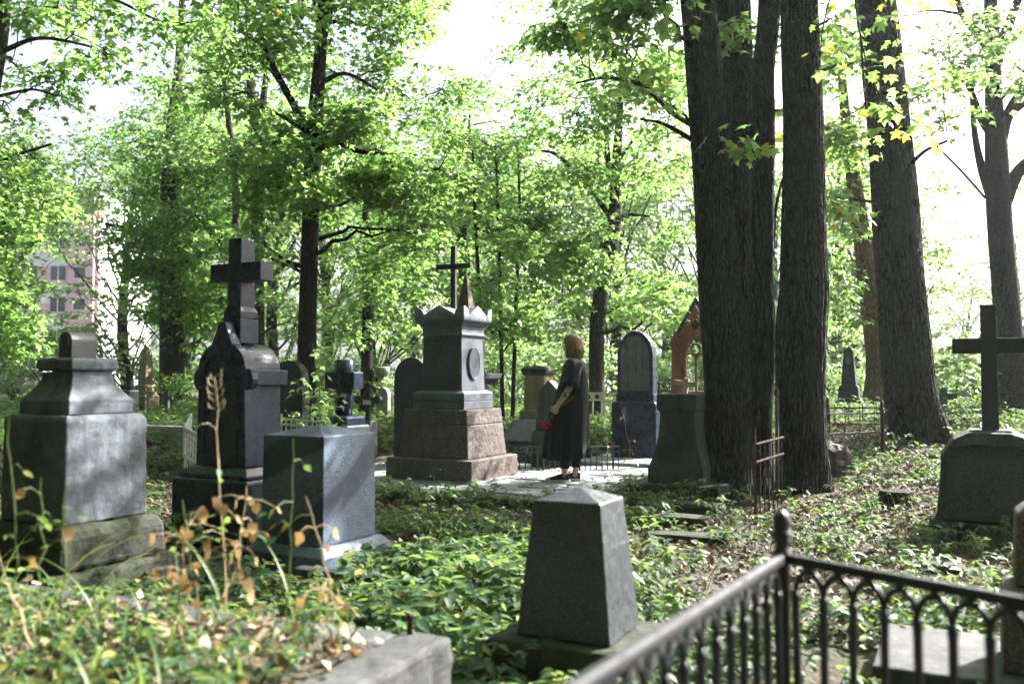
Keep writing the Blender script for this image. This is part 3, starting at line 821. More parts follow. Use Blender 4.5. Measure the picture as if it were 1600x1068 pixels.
def trefoil_cross():
    Y = 13.0; p = P(576, 600, Y); z = P(576, 668, Y).z
    t = thing('trefoil_cross', 'small grey stone cross with rounded ends and white name plate', 'cross', (p.x, Y, z), TH)
    b = MB(); b.stack([(-.4, .20, .2), (.10, .18, .18)]); b.build('base', M['grey_stone'], t, .01)
    b = MB(); b.box(-.035, .035, -.035, .035, .102, .58); b.lathe([(.03, .58), (.062, .62), (.03, .67)], 8); b.build('post', M['green_stone'], t, .008)
    for s in (-1, 1):
        x0, x1 = sorted((s * .036, s * .17))
        b = MB(); b.box(x0, x1, -.03, .03, .36, .44); b.loft([[(s * .17 + .06 * math.cos(a), yy, .40 + .065 * math.sin(a)) for a in np.linspace(2 * math.pi, 0, 10, endpoint=False)] for yy in (-.033, .033)]); b.build('arm', M['green_stone'], t, .006)
    b = MB(); b.box(-.07, .07, -.045, -.036, .335, .40); b.build('name_plate', M['white_iron'], t)
trefoil_cross()

def obelisk(name, label, px, py_top, py_sh, py_bot, Y, wpx, mat, medallion=False, th=TH, pedestal=True):
    sc = FPX / Y; p = P(px, py_top, Y); zb = P(px, py_bot, Y).z
    t = thing(name, label, 'monument', (p.x, Y, zb), th)
    H = p.z - zb; zs = P(px, py_sh, Y).z - zb; w = wpx / sc
    b = MB(); b.stack([(-.5, w * 1.7, w * 1.7), (zs * .45, w * 1.65, w * 1.65), (zs * .5, w * 1.5, w * 1.5)]); b.build('pedestal', mat, t, .01)
    b = MB(); b.stack([(zs * .5 + .002, w * 1.4, w * 1.4), (zs - .04, w * 1.3, w * 1.3), (zs, w * 1.1, w * 1.1)]); b.build('plinth', mat, t, .01)
    b = MB(); b.stack([(zs + .002, w, w), (H - w * .35, w * .62, w * .62), (H, .01, .01)]); b.build('shaft', mat, t, .006)
    if medallion:
        m = MB(); zz = zs + (H - zs) * .62; yy = -w * .385
        m.loft([[(w * .2 * math.cos(a), q, zz + w * .26 * math.sin(a)) for a in np.linspace(2 * math.pi, 0, 16, endpoint=False)] for q in (yy - .03, yy + .02)]); m.build('medallion', M['pale_patch'], t)
    return t
obelisk('obelisk', 'slim dark obelisk with pale oval medallion beyond the lattice fence', 1326, 540, 602, 640, 16.5, 22, M['dark_stone'], True)
obelisk('obelisk', 'tan stone monument with broken spire in front of the far left trunk', 229, 540, 600, 634, 22, 17, M['tan_stone'])
obelisk('obelisk', 'low grey obelisk half seen behind the iron fence near the trefoil cross', 664, 590, 625, 660, 17, 18, M['grey_stone'])

def column(label, px, py_top, py_bot, Y, wpx, mat, cap=False):
    sc = FPX / Y; p = P(px, py_top, Y); zb = P(px, py_bot, Y).z; H = p.z - zb; r = wpx / sc / 2
    t = thing('stone_column', label, 'monument', (p.x, Y, zb), TH)
    b = MB(); b.stack([(-.4, r * 3.4, r * 3.4), (.18, r * 3.3, r * 3.3), (.2, r * 2.6, r * 2.6)]); b.build('base', mat, t, .01)
    b = MB(); b.lathe([(r * 1.1, .2), (r, .26), (r * .92, H - .08), (r * 1.15, H - .05), (r * 1.15, H)], 16); b.build('shaft', mat, t, 0, True)
    if cap:
        b = MB(); b.lathe([(r * .5, H + .002), (r * 1.7, H + .10), (r * 1.9, H + .22), (r * 1.5, H + .25)], 14); b.build('urn', mat, t, 0, True)
column('dark polished column on the left seen right of the grey pedestal', 203, 572, 622, 21, 12, M['dark_concrete'])
column('pale stone column with urn top behind the trefoil cross', 597, 590, 650, 20, 13, M['pale_stone'], True)

def tan_pillar():
    Y = 15; p = P(842, 575, Y); zb = P(842, 660, Y).z
    t = thing('tan_pillar', 'sunlit tan stone pillar with mossy cap left of the pointed stele', 'monument', (p.x, Y, zb), TH)
    H = p.z - zb
    b = MB(); b.stack([(-.4, .50, .5), (.2, .48, .48), (.22, .38, .38), (H - .12, .36, .36)]); b.build('shaft', M['tan_stone'], t, .01)
    b = MB(); b.stack([(H - .118, .40, .40), (H - .06, .46, .46), (H - .01, .46, .46), (H + .04, .3, .3)]); b.build('cap', M['mossy_stone'], t, .02)
tan_pillar()
# ------------------------------------------------------------------ railings and small grave furniture
def railing_side(t, A, B, n, H0, first=True, last=True, zdrop=0.0):
    """balusters with small round arches under a worn rail, from A to B (local x, y)"""
    A = np.array(A, float); B = np.array(B, float); d = B - A; L = np.linalg.norm(d); d /= L
    nrm = np.array([-d[1], d[0]])
    st = L / n
    # rail
    m = MB(); w = .0135
    ring = []
    for q in (A, B):
        ring.append([(q[0] + nrm[0] * a, q[1] + nrm[1] * a, H0 + c) for a, c in ((-w, 0), (w, 0), (w, .016), (w * .6, .024), (-w * .6, .024), (-w, .016))])
    m.loft(ring); m.build('rail', M['worn_rail'], t, .003)
    low = MB(); low.tube([(A[0], A[1], .10), (B[0], B[1], .10)], [.011, .011], 8); low.build('lower_rail', M['black_iron'], t)
    za = H0 - .075
    for k in range(n):
        c = A + d * st * (k + .5)
        jx, jy = random.uniform(-.004, .004), random.uniform(-.004, .004)
        m = MB(); m.tube([(c[0] + jx, c[1] + jy, -.08), (c[0] + jx * .6 - jy, c[1] + jy * .6 + jx, .38), (c[0], c[1], za - .03), (c[0], c[1], za), (c[0], c[1], za + .012)], [.0105, .0102, .0105, .0125, .009], 8)
        m.build('baluster', M['black_iron'], t, 0, True)
        # arch springing from this baluster to the next
        if k < n - 1:
            pts = []
            for a in np.linspace(0, math.pi, 9):
                s_ = st / 2 - st / 2 * math.cos(a)
                q = c + d * s_; pts.append((q[0], q[1], za + .008 + .055 * math.sin(a)))
            m = MB(); m.tube(pts, [.0085] * 9, 6); m.tube([(pts[4][0], pts[4][1], pts[4][2]), (pts[4][0], pts[4][1], H0 + .002)], [.010, .012], 6)
            m.build('arch', M['black_iron'], t, 0, True)

def front_railing():
    cx, cy = .672, 2.25
    t = thing('iron_railing', 'black iron railing with arched balusters and ball-topped corner post in foreground', 'fence', (cx, cy, 0))
    H0 = .842
    railing_side(t, (0, 0), (-.90, -1.46), 19, H0)
    railing_side(t, (0, 0), (.66, -1.02 + .17), 14, H0)
    m = MB(); m.lathe([(.019, -.1), (.019, .84), (.024, .845), (.026, .865), (.020, .872), (.016, .885), (.021, .893), (.024, .90)], 14); m.build('corner_post', M['black_iron'], t, 0, True)
    m = MB(); m.lathe([(.016, .9005), (.026, .905), (.0265, .915), (.021, .918), (.0225, .935), (.022, .950), (.016, .963), (.006, .971), (.002, .972)], 16); m.build('finial', M['black_iron'], t, 0, True)
front_railing()

def low_railing(label, pts, H, n_per_m, mat, name='iron_railing', top_ring=True, r=.008, zoff=0.0):
    a = pts[0]; t = thing(name, label, 'fence', (a[0], a[1], gz(a[0], a[1]) + zoff))
    for (p, q) in zip(pts[:-1], pts[1:]):
        p = np.array(p); q = np.array(q); o = np.array(a); d = q - p; L = np.linalg.norm(d)
        n = max(2, int(L * n_per_m))
        zp = gz(*p) - gz(*a); zq = gz(*q) - gz(*a)
        P0 = p - o; P1 = q - o
        for zz in (H, H * .80, .08):
            m = MB(); m.tube([(P0[0], P0[1], zp + zz), (P1[0], P1[1], zq + zz)], [r * 1.2] * 2, 6); m.build('rail', mat, t)
        for k in range(n + 1):
            u = k / n; x = P0 + (P1 - P0) * u; z = zp + (zq - zp) * u
            m = MB(); m.tube([(x[0], x[1], z - .1), (x[0], x[1], z + H + (.06 if k % 6 == 0 else 0))], [r * (1.8 if k % 6 == 0 else 1)] * 2, 6); m.build('baluster', mat, t)
            if k < n and top_ring:
                c = P0 + (P1 - P0) * ((k + .5) / n); zc = z + H * .90; dd = (P1 - P0) / np.linalg.norm(P1 - P0); rr_ = min(L / n * .42, H * .09)
                ring = [(c[0] + dd[0] * rr_ * math.cos(b_), c[1] + dd[1] * rr_ * math.cos(b_), zc + rr_ * math.sin(b_)) for b_ in np.linspace(0, 2 * math.pi, 9)]
                m = MB(); m.tube(ring, [r * .7] * 9, 5); m.build('scroll_ring', mat, t)
def g2(px, Y): return ((px - 800) / FPX * Y, Y)
low_railing('low black wrought iron railing with ring frieze behind the woman', [g2(793, 11.9), g2(905, 11.7), g2(966, 11.9)], .40, 13, M['black_iron'])
low_railing('white picket railing between the black cross monument and the log cross', [g2(440, 13.2), g2(505, 13.0)], .50, 12, M['white_iron'], r=.012)
low_railing('white railing corner left of the black cross monument', [g2(312, 11.6), g2(290, 12.2), g2(300, 13.4)], .46, 8, M['white_iron'], r=.013, zoff=.1)
low_railing('pale scrollwork railing far behind the dark arched headstone', [g2(912, 16.5), g2(968, 16.3)], .62, 7, M['gilt_iron'], r=.016)
low_railing('thin dark railing far off left of the gothic shrine', [g2(1030, 19), g2(1062, 19)], .75, 5, M['black_iron'], r=.014)

def lattice_fence():
    A = np.array(g2(1283, 10.9)); B = np.array(g2(1377, 11.3)); D = np.array(g2(1390, 13.2)); E = np.array(g2(1292, 13.2))
    zb = .12
    t = thing('lattice_fence', 'rusty iron fence with diamond lattice and corner posts between the big trunks', 'fence', (B[0], B[1], zb))
    H = .72
    def side(p, q, n):
        p = p - B; q = q - B; L = np.linalg.norm(q - p)
        for zz in (.06, .50, .74):
            m = MB(); m.tube([(p[0], p[1], zz), (q[0], q[1], zz)], [.013] * 2, 6); m.build('rail', M['rusty_iron'], t)
        for k in range(-3, n + 1):
            for s in (0, 1):
                u0 = k / n; u1 = (k + 3) / n
                if s: u0, u1 = u1, u0
                z0, z1 = .06, .50
                a0, b0, a1, b1 = u0, z0, u1, z1
                # clip to the bay
                def cl(a, b_, c, d_):
                    if a < 0: b_ = b_ + (d_ - b_) * (0 - a) / (c - a); a = 0
                    if a > 1: b_ = b_ + (d_ - b_) * (1 - a) / (c - a); a = 1
                    return a, b_
                if (a0 < 0 and a1 <= 0) or (a0 >= 1 and a1 > 1) or max(a0, a1) <= 0 or min(a0, a1) >= 1: continue
                c0 = cl(a0, b0, a1, b1); c1 = cl(a1, b1, a0, b0)
                m = MB(); m.tube([(p[0] + (q[0] - p[0]) * c0[0], p[1] + (q[1] - p[1]) * c0[0], c0[1]), (p[0] + (q[0] - p[0]) * c1[0], p[1] + (q[1] - p[1]) * c1[0], c1[1])], [.005] * 2, 4)
                m.build('lattice_bar', M['rusty_iron'], t)
        for k in range(1, n, 2):
            c = p + (q - p) * k / n
            m = MB(); m.tube([(c[0], c[1], .50), (c[0], c[1], .80)], [.006] * 2, 5); m.build('upright', M['rusty_iron'], t)
    side(A, B, 8); side(B, D, 12); side(E, D, 9)
    for q in (A, B, D, E):
        c = q - B
        m = MB(); m.lathe([(.024, -.3), (.024, .76), (.034, .77), (.034, .79), (.018, .80), (.026, .83), (.026, .86), (.008, .90)], 10, c[0], c[1]); m.build('post', M['rusty_iron'], t, 0, True)
lattice_fence()

def small_gate():
    A = np.array(g2(1178, 8.1)); B = np.array(g2(1222, 8.8))
    t = thing('iron_gate_panel', 'short grey iron fence panel with vertical bars in front of the trunks', 'fence', (A[0], A[1], -.08))
    d = B - A
    m = MB(); m.box(-.012, .012, -.012, .012, -.2, .80); m.tube([(0, 0, .798), (0.002, 0, .90)], [.011, .003], 6); m.build('post', M['rusty_iron'], t)
    for zz in (.78, .62, .12):
        m = MB(); m.tube([(0.012 * 0, 0, zz), (d[0], d[1], zz + .02)], [.013] * 2, 6); m.build('rail', M['grey_iron'], t)
    for k in range(1, 7):
        u = k / 6.5
        m = MB(); m.tube([(d[0] * u, d[1] * u, 0), (d[0] * u, d[1] * u, .79)], [.007] * 2, 6); m.build('bar', M['grey_iron'], t)
    p = g2(1213, 9.2)
    t = thing('rusty_post', 'single rusty iron post with knob between the big trunks', 'post', (p[0], p[1], 0))
    m = MB(); m.lathe([(.02, -.2), (.02, 1.10)], 8); m.build('shaft', M['rusty_iron'], t, 0, True)
    m = MB(); m.lathe([(.012, 1.101), (.028, 1.12), (.03, 1.15), (.02, 1.18), (.004, 1.21)], 10); m.build('knob', M['rusty_iron'], t, 0, True)
small_gate()

# ---- raised bed in the lower left corner
def bed():
    ox, oy = -.205, 3.18                      # near right top corner of the kerb
    t = thing('grave_surround', 'raised concrete grave surround with overgrown bed in lower left corner', 'grave surround', (ox, oy, 0), TH + R(3))
    b = MB(); b.box(-.20, 0, -2.6, .0, -.1, .40); roughen(b.build('kerb', M['kerb'], t, .02), .022, .09, 6)
    b = MB(); b.box(-2.6, -.205, -.17, 0, -.1, .385); roughen(b.build('kerb', M['kerb'], t, .02), .022, .09, 6)
    b = MB()
    nx, ny = 24, 26; v = []
    for j in range(ny):
        for i in range(nx):
            x = -2.6 + 2.395 * i / (nx - 1); y = -2.6 + 2.425 * j / (ny - 1)
            v.append((x, y, .365 + .05 * float(vnoise(x * 3, y * 3, 4))))
    f = [(j * nx + i, j * nx + i + 1, (j + 1) * nx + i + 1, (j + 1) * nx + i) for j in range(ny - 1) for i in range(nx - 1)]
    b.add(v, f); b.build('soil', bpy.data.materials['forest_soil'], t, 0, True)
    b = MB(); b.lathe([(.011, .38), (.011, .455), (.016, .457), (.016, .468), (.006, .472)], 10, -.15, -.045); b.build('iron_pin', M['rusty_iron'], t, 0, True)
    return t
BED = bed()

# ---- loose stones, stump, fallen kerbs
def rough_block(name, label, cat, loc, size, rz, mat, seed, jit=.12, group=None, tilt=(0, 0)):
    rr = np.random.default_rng(seed)
    n = 5; g = np.linspace(-.5, .5, n)
    import bmesh
    bm = bmesh.new(); bmesh.ops.create_cube(bm, size=1.0)
    bmesh.ops.subdivide_edges(bm, edges=bm.edges[:], cuts=4, use_grid_fill=True)
    for vv in bm.verts:
        k = Vector((math.sin(vv.co.x * 5.1 + seed), math.sin(vv.co.y * 6.3 + seed * 2), math.sin(vv.co.z * 4.7 + seed * 3)))
        rad = vv.co.length
        vv.co = vv.co * (1 - .10 * max(0, rad - .62) / .25) + k * jit * .12 + Vector(rr.normal(0, jit * .035, 3))
        vv.co = Vector((vv.co.x * size[0], vv.co.y * size[1], vv.co.z * size[2]))
    me = bpy.data.meshes.new(name); bm.to_mesh(me); bm.free()
    o = link(name, me, mat); o.location = loc; o.rotation_euler = (tilt[0], tilt[1], rz)
    return tag(o, label, cat, group)
p = g2(1304, 10.4); rough_block('boulder', 'rough brown broken stone leaning beside the lattice fence', 'stone', (p[0], p[1], .30), (.26, .3, .55), .4, M['red_granite'], 3, .9, tilt=(.15, -.2))
p = g2(1060, 7.9); rough_block('kerb_stone', 'mossy fallen kerb stone at the foot of the big trunks', 'stone', (p[0], p[1], .03), (.5, .25, .16), TH, M['mossy_stone'], 5, .4)
p = g2(1070, 7.2); rough_block('kerb_stone', 'long low mossy kerb lying beyond the tapered stone', 'stone', (p[0], p[1], -.02), (.62, .22, .15), TH + .1, M['mossy_stone'], 6, .4)
p = g2(1090, 8.5); rough_block('kerb_stone', 'dark kerb slab against the roots left of the grey fence panel', 'stone', (p[0], p[1], .05), (.5, .28, .14), TH - .1, M['mossy_stone'], 8, .4)
p = g2(1455, 6.2); rough_block('kerb_stone', 'half buried kerb stone left of the black cross gravestone', 'stone', (p[0], p[1], -.03), (.35, .2, .14), TH, M['mossy_stone'], 11, .5)
p = g2(545, 6.0); rough_block('kerb_stone', 'narrow pale kerb strip at the foot of the blue-grey granite block', 'stone', (p[0] + .1, p[1] - .38, .02), (.9, .12, .14), TH, M['kerb'], 12, .3)

def stump():
    p = g2(1398, 8.6); z = gz(*p)
    t = thing('tree_stump', 'short sawn tree stump in the leaf litter left of the right-hand cross', 'stump', (p[0], p[1], z))
    b = MB(); b.lathe([(.26, -.1), (.2, .02), (.17, .08), (.16, .12)], 20); b.build('trunk', M['bark'], t, .01, True)
    b = MB(); b.lathe([(.158, .121), (.158, .130), (.01, .131)], 20); b.build('cut_face', M['bark'], t)
stump()

# ---- far graves
far = [
 ('simple', 233, 604, 634, 19, M['pale_stone'], .30, 'small pale cross left of the white railing corner'),
 ('simple', 262, 612, 640, 18, M['grey_stone'], .28, 'short grey cross beside the big shaded trunk at left'),
 ('simple', 1068, 590, 622, 12.5, M['tan_stone'], .34, 'tan wooden cross leaning before the gothic shrine'),
 ('simple', 1474, 604, 660, 15, M['grey_stone'], .42, 'weathered double-armed stone cross right of the leaning trunk'),
 ('simple', 700, 604, 655, 17, M['grey_iron'], .40, 'thin grey iron cross behind the tomb base'),
]
for kind, px, pt, pb, Y, mat, arm, lab in far:
    simple_cross('grave_cross', lab, px, pt, pb + 8, Y, mat, arm, .11 if 'double' in lab else .07, double='double' in lab, lean=.12 if 'leaning before' in lab else 0.0)
arched_headstone('arched_headstone', 'sunlit pale headstone far off between the leaning trunk and black cross', 1508, 608, 612, 19, 17, .14, M['pale_stone'])
arched_headstone('arched_headstone', 'grey headstone beside the far right tree at the edge', 1597, 592, 606, 15.5, 26, .15, M['grey_stone'])
arched_headstone('arched_headstone', 'low brown headstone far right behind the black cross post', 1528, 600, 612, 17, 18, .16, M['terracotta'])
rough = g2(285, 15.5)
t = thing('grave_surround', 'low mossy grave surround between grey pedestal and white railing', 'grave surround', (g2(265, 14.5)[0], 14.5, gz(g2(265, 14.5)[0], 14.5)), TH)
b = MB(); b.box(-.9, .9, -.5, -.34, -.3, .20); b.build('kerb', M['pale_stone'], t, .02)
b = MB(); b.box(-.9, -.74, -.335, .9, -.3, .20); b.build('kerb', M['pale_stone'], t, .02)
b = MB(); b.box(.74, .9, -.335, .9, -.3, .20); b.build('kerb', M['mossy_stone'], t, .02)
t = thing('sarcophagus_tomb', 'dark sloping tomb slab left of the pointed stele', 'tomb', (g2(832, 13.4)[0], 13.4, gz(g2(832, 13.4)[0], 13.4)), TH)
b = MB(); b.stack([(-.2, .9, .6), (.3, .88, .58)]); b.build('base', M['dark_stone'], t, .02)
b = MB(); b.prismx([(-.28, .302), (.28, .302), (.24, .62), (.12, .66), (-.26, .36)], -.4, .4); b.build('sloped_lid', M['dark_stone'], t, .015)
def pot():
    p = g2(770, 12.2); z = gz(*p)
    t = thing('flower_bed_kerb', 'small grey grave curb behind the right side of the tomb', 'grave surround', (p[0], p[1], z), TH)
    b = MB(); b.box(-.4, .4, -.06, .06, -.2, .12); b.build('kerb', M['grey_stone'], t, .01)
pot()
# ------------------------------------------------------------------ leaves and trees
def fan(pts, centre):
    v = [centre] + pts; n = len(pts)
    return np.array(v, float), np.array([(0, 1 + i, 1 + (i + 1) % n) for i in range(n)], np.int32)
# lobed maple leaf, tip along +y, about 1 long
MAPLE = fan([(0, 0, 0), (.40, .04, -.06), (.24, .26, .0), (.56, .52, -.10), (.22, .56, .0), (.17, .70, .0), (0, 1.0, -.08), (-.17, .70, .0), (-.22, .56, .0), (-.56, .52, -.10), (-.24, .26, .0), (-.40, .04, -.06)], (0, .38, .05))
LOBED = (np.array([(0, 0, 0), (.50, .36, -.07), (.17, .50, .03), (0, 1, -.08), (-.17, .50, .03), (-.50, .36, -.07)], float), np.array([(0, 1, 2), (0, 2, 3), (0, 3, 4), (0, 4, 5)], np.int32))
OVAL = (np.array([(0, 0, 0), (.24, .30, .05), (.22, .62, .04), (0, 1, -.10), (-.22, .62, .04), (-.24, .30, .05), (0, .35, -.02), (0, .65, -.03)], float), np.array([(0, 1, 6), (1, 2, 7), (1, 7, 6), (2, 3, 7), (3, 4, 7), (4, 5, 6), (4, 6, 7), (5, 0, 6)], np.int32))
OVAL2 = (np.array([(0, 0, 0), (.26, .42, .05), (0, 1, -.10), (-.26, .42, .05)], float), np.array([(0, 1, 2), (0, 2, 3)], np.int32))
CURL = (np.array([(-.32, 0, .16), (.32, .05, .10), (.36, .55, .0), (.1, 1.0, .18), (-.34, .6, .05)], float), np.array([(0, 1, 2), (0, 2, 4), (4, 2, 3)], np.int32))

def leaves_np(pos, yaw, pitch, roll, size, tmpl):
    """N leaves of the given template; pitch > 0 lets the tip hang"""
    tv, tf = tmpl; n = len(pos); k = len(tv)
    v = tv[None] * size[:, None, None]
    cr, sr = np.cos(roll)[:, None], np.sin(roll)[:, None]
    x, y, z = v[..., 0], v[..., 1], v[..., 2]
    x, z = x * cr + z * sr, -x * sr + z * cr
    c2, s2 = np.cos(-pitch)[:, None], np.sin(-pitch)[:, None]
    y, z = y * c2 - z * s2, y * s2 + z * c2
    c3, s3 = np.cos(yaw)[:, None], np.sin(yaw)[:, None]
    x, y = x * c3 - y * s3, x * s3 + y * c3
    V = np.stack([x, y, z], -1) + pos[:, None, :]
    F = tf[None] + (np.arange(n) * k)[:, None, None]
    return V.reshape(-1, 3), F.reshape(-1, tf.shape[1])

class Join:
    def __init__(s): s.v = []; s.f = {}; s.n = 0
    def add(s, v, f):
        f = np.asarray(f)
        s.f.setdefault(f.shape[1], []).append(f + s.n); s.v.append(v); s.n += len(v)
    def mesh(s, name, smooth=False):
        return mesh_np(name, np.vstack(s.v), [np.vstack(a) for a in s.f.values()], smooth)

def clump(rg, c, r, n, lsize, sprays=None, flat=.35):
    """leaf positions and directions in layered sprays inside an ellipsoid"""
    c = np.array(c, float); r = np.array(r, float)
    ns = sprays or max(4, int(n / 30))
    d = rg.normal(size=(ns, 3)); d /= np.linalg.norm(d, axis=1)[:, None]
    rad = rg.uniform(.15, 1, ns) ** .5
    sc = c + d * rad[:, None] * r
    out = sc - c; outa = np.arctan2(out[:, 1], out[:, 0])
    per = rg.multinomial(n, np.ones(ns) / ns)
    idx = np.repeat(np.arange(ns), per); m = len(idx)
    sr = (rg.uniform(.5, 1.0, ns) * min(1.0, max(.35, r.max() * .75)))[idx]
    a = rg.uniform(0, 2 * math.pi, m); q = np.sqrt(rg.uniform(0, 1, m))
    tx = rg.normal(0, .28, ns)[idx]; ty = rg.normal(0, .28, ns)[idx]
    dx = np.cos(a) * q * sr; dy = np.sin(a) * q * sr
    pos = sc[idx] + np.stack([dx, dy, dx * tx + dy * ty - .28 * q * q * sr + rg.normal(0, .05, m) * flat * 2], -1)
    yaw = a - math.pi / 2 + rg.normal(0, .6, m)
    pitch = rg.normal(.45, .38, m); roll = rg.normal(0, .40, m)
    size = lsize * rg.uniform(.55, 1.2, m)
    return pos, yaw, pitch, roll, size, sc

def tube_fast(pts, rad, seg, disp=None):
    pts = np.asarray(pts, float); n = len(pts)
    a, b = frames(pts); ang = np.arange(seg) * 2 * math.pi / seg
    rr = np.repeat(np.asarray(rad, float)[:, None], seg, 1)
    if disp is not None: rr = rr + disp(ang, pts, rr)
    v = pts[:, None, :] + rr[:, :, None] * (np.cos(ang)[None, :, None] * a[:, None, :] + np.sin(ang)[None, :, None] * b[:, None, :])
    i = np.arange(n * seg).reshape(n, seg); j = np.roll(i, -1, 1)
    f = np.stack([i[:-1], j[:-1], j[1:], i[1:]], -1).reshape(-1, 4)
    return v.reshape(-1, 3), f

def bark_disp(amp, freq, vert, seed):
    """raised, interlaced bark ridges"""
    def d(ang, pts, rr):
        L = np.concatenate([[0], np.cumsum(np.linalg.norm(np.diff(pts, axis=0), axis=1))])
        A, Z = np.meshgrid(ang, L)
        ph = 1.6 * np.sin(Z * 1.7 + 3 * np.sin(A + seed)) + 1.1 * np.sin(Z * 4.3 + 2 * A + seed)
        r1 = np.abs(np.sin(A * freq / 2 + ph + .9 * np.sin(Z * vert)))
        r2 = np.abs(np.sin(A * freq / 2 - ph * .8 + .9 * np.sin(Z * vert * 1.3 + 1)))
        ridge = np.minimum(r1, r2)
        big = np.sin(A * 3 + Z * .35 + seed) * .05 + np.sin(A * 2 - Z * .5 + seed * 2) * .04 + .03 * np.sin(A * 4 + Z * 1.9 + seed) * np.sin(Z * .8 + seed * 3)
        root = np.clip(1 - (Z - .10) / .75, 0, 1) ** 2 * (.16 * np.sin(A * 5 + seed) + .10 * np.sin(A * 3 + seed * 2))
        return amp * (np.minimum(1, ridge * 2.2) - .7) + rr * (big + root)
    return d

def bez(p0, p1, sag, n, rg):
    p0 = np.array(p0, float); p1 = np.array(p1, float); L = np.linalg.norm(p1 - p0)
    m = (p0 * .45 + p1 * .55) + np.array([0, 0, sag * L]) + rg.normal(0, .07 * L, 3)
    t = np.linspace(0, 1, n)[:, None]
    q = (1 - t) ** 2 * p0 + 2 * t * (1 - t) * m + t * t * p1
    q[1:-1] += rg.normal(0, .018 * L, (n - 2, 3))
    return q

def build_tree(name, label, Y, trunk, limbs=(), clumps=(), leaf='leaf', bark='bark', lsize=.12, seg=12, seed=1, tmpl=None, dens=1.0, flare=1.5, ridge=None, group=None, yellow=0.0, nseg=None, base_z=None, bare=()):
    """trunk: [(px, py, width_px[, dY])] bottom to top; limbs the same; clumps: (px, py, rx, rz in px, dY, n leaves)"""
    rg = np.random.default_rng(seed); tmpl = tmpl or LOBED
    k0 = trunk[0]; root = P(k0[0], k0[1], Y + (k0[3] if len(k0) > 3 else 0)); base = np.array([root.x, root.y, gz(root.x, root.y) if base_z is None else base_z])
    t = thing(name, label, 'tree', tuple(base), 0, group)
    def conv(pl):
        pts = []; rad = []
        for q in pl:
            yy = Y + (q[3] if len(q) > 3 else 0)
            pts.append(np.array(P(q[0], q[1], yy)) - base); rad.append(q[2] / 2 * yy / FPX)
        return pts, rad
    tp, tr = conv(trunk)
    if tp[0][2] > -.1: tp[0] = np.array([tp[0][0], tp[0][1], -.15])
    tp, tr = smooth_path(tp, tr, nseg or max(14, len(tp) * 5))
    hgt = np.clip((tp[:, 2]) / .9, 0, 1); tr = tr * (1 + (flare - 1) * (1 - hgt) ** 2.2)
    tj = Join(); v, f = tube_fast(tp, tr, seg, ridge); tj.add(v, f)
    nodes = [(p, r) for p, r in zip(tp, tr)]
    link('trunk', tj.mesh('trunk', True), M[bark], t)
    bj = Join(); any_b = False
    for lb in limbs:
        lp, lr = conv(lb); lp, lr = smooth_path(lp, lr, max(8, len(lp) * 5))
        v, f = tube_fast(lp, lr, 8); bj.add(v, f); any_b = True
        nodes += [(p, r) for p, r in zip(lp, lr)]
    lj = Join(); yj = Join(); npts = np.array([p for p, r in nodes]); nr = np.array([r for p, r in nodes])
    for cl in clumps:
        px_, py_, rx, rz, dY, n = cl[:6]
        yy = Y + dY; c = np.array(P(px_, py_, yy)) - base
        r = np.array([rx * yy / FPX, max(rx * yy / FPX * .9, .5), rz * yy / FPX])
        dd = np.linalg.norm(npts - c, axis=1) + np.maximum(0, npts[:, 2] - c[2] + .2) * 1.5
        k = int(np.argmin(dd)); p0 = npts[k]
        if np.linalg.norm(p0 - c) < 14:
            q = bez(p0, c, .10, 9, rg); L = np.linalg.norm(c - p0)
            r0 = min(nr[k] * .55, .018 + .012 * L); rr = np.linspace(r0, .008, 9)
            v, f = tube_fast(q, rr, 6); bj.add(v, f); any_b = True
            npts = np.vstack([npts, q[4:]]); nr = np.concatenate([nr, rr[4:]])
        n = int(n * dens)
        pos, yaw, pit, rol, siz, sc = clump(rg, c, r, n, lsize)
        for s_ in sc[:14]:
            q = bez(c, s_, .05, 5, rg); v, f = tube_fast(q, np.linspace(.007, .003, 5), 4); bj.add(v, f); any_b = True
        if yellow:
            y_ = rg.uniform(size=n) < yellow
            if y_.any():
                v, f = leaves_np(pos[y_], yaw[y_], pit[y_], rol[y_], siz[y_], tmpl); yj.add(v, f)
            pos, yaw, pit, rol, siz = pos[~y_], yaw[~y_], pit[~y_], rol[~y_], siz[~y_]
        v, f = leaves_np(pos, yaw, pit, rol, siz, tmpl); lj.add(v, f)
    if any_b: link('branches', bj.mesh('branches', True), M[bark], t)
    if lj.n: link('crown', lj.mesh('crown'), M[leaf], t)
    if yj.n: link('yellowing_leaves', yj.mesh('yellowing_leaves'), M['leaf_yellow'], t)
    return t

def cloud(rg, x0, x1, y0, y1, k, rx, rz, n, dy=1.5):
    """k clumps spread over a patch of the crown"""
    up = y1 < 0                       # above the frame: open roof, sun gets through
    k = int(k * (1.0 if up else 1.55)); n = int(n * (.55 if up else 1.0))
    return [(rg.uniform(x0, x1), rg.uniform(y0, y1), rx * rg.uniform(1.0, 1.9), rz * rg.uniform(1.0, 1.9), rg.uniform(-dy, dy), int(n * rg.uniform(.5, 1.2))) for _ in range(k)]
rt = np.random.default_rng(21)

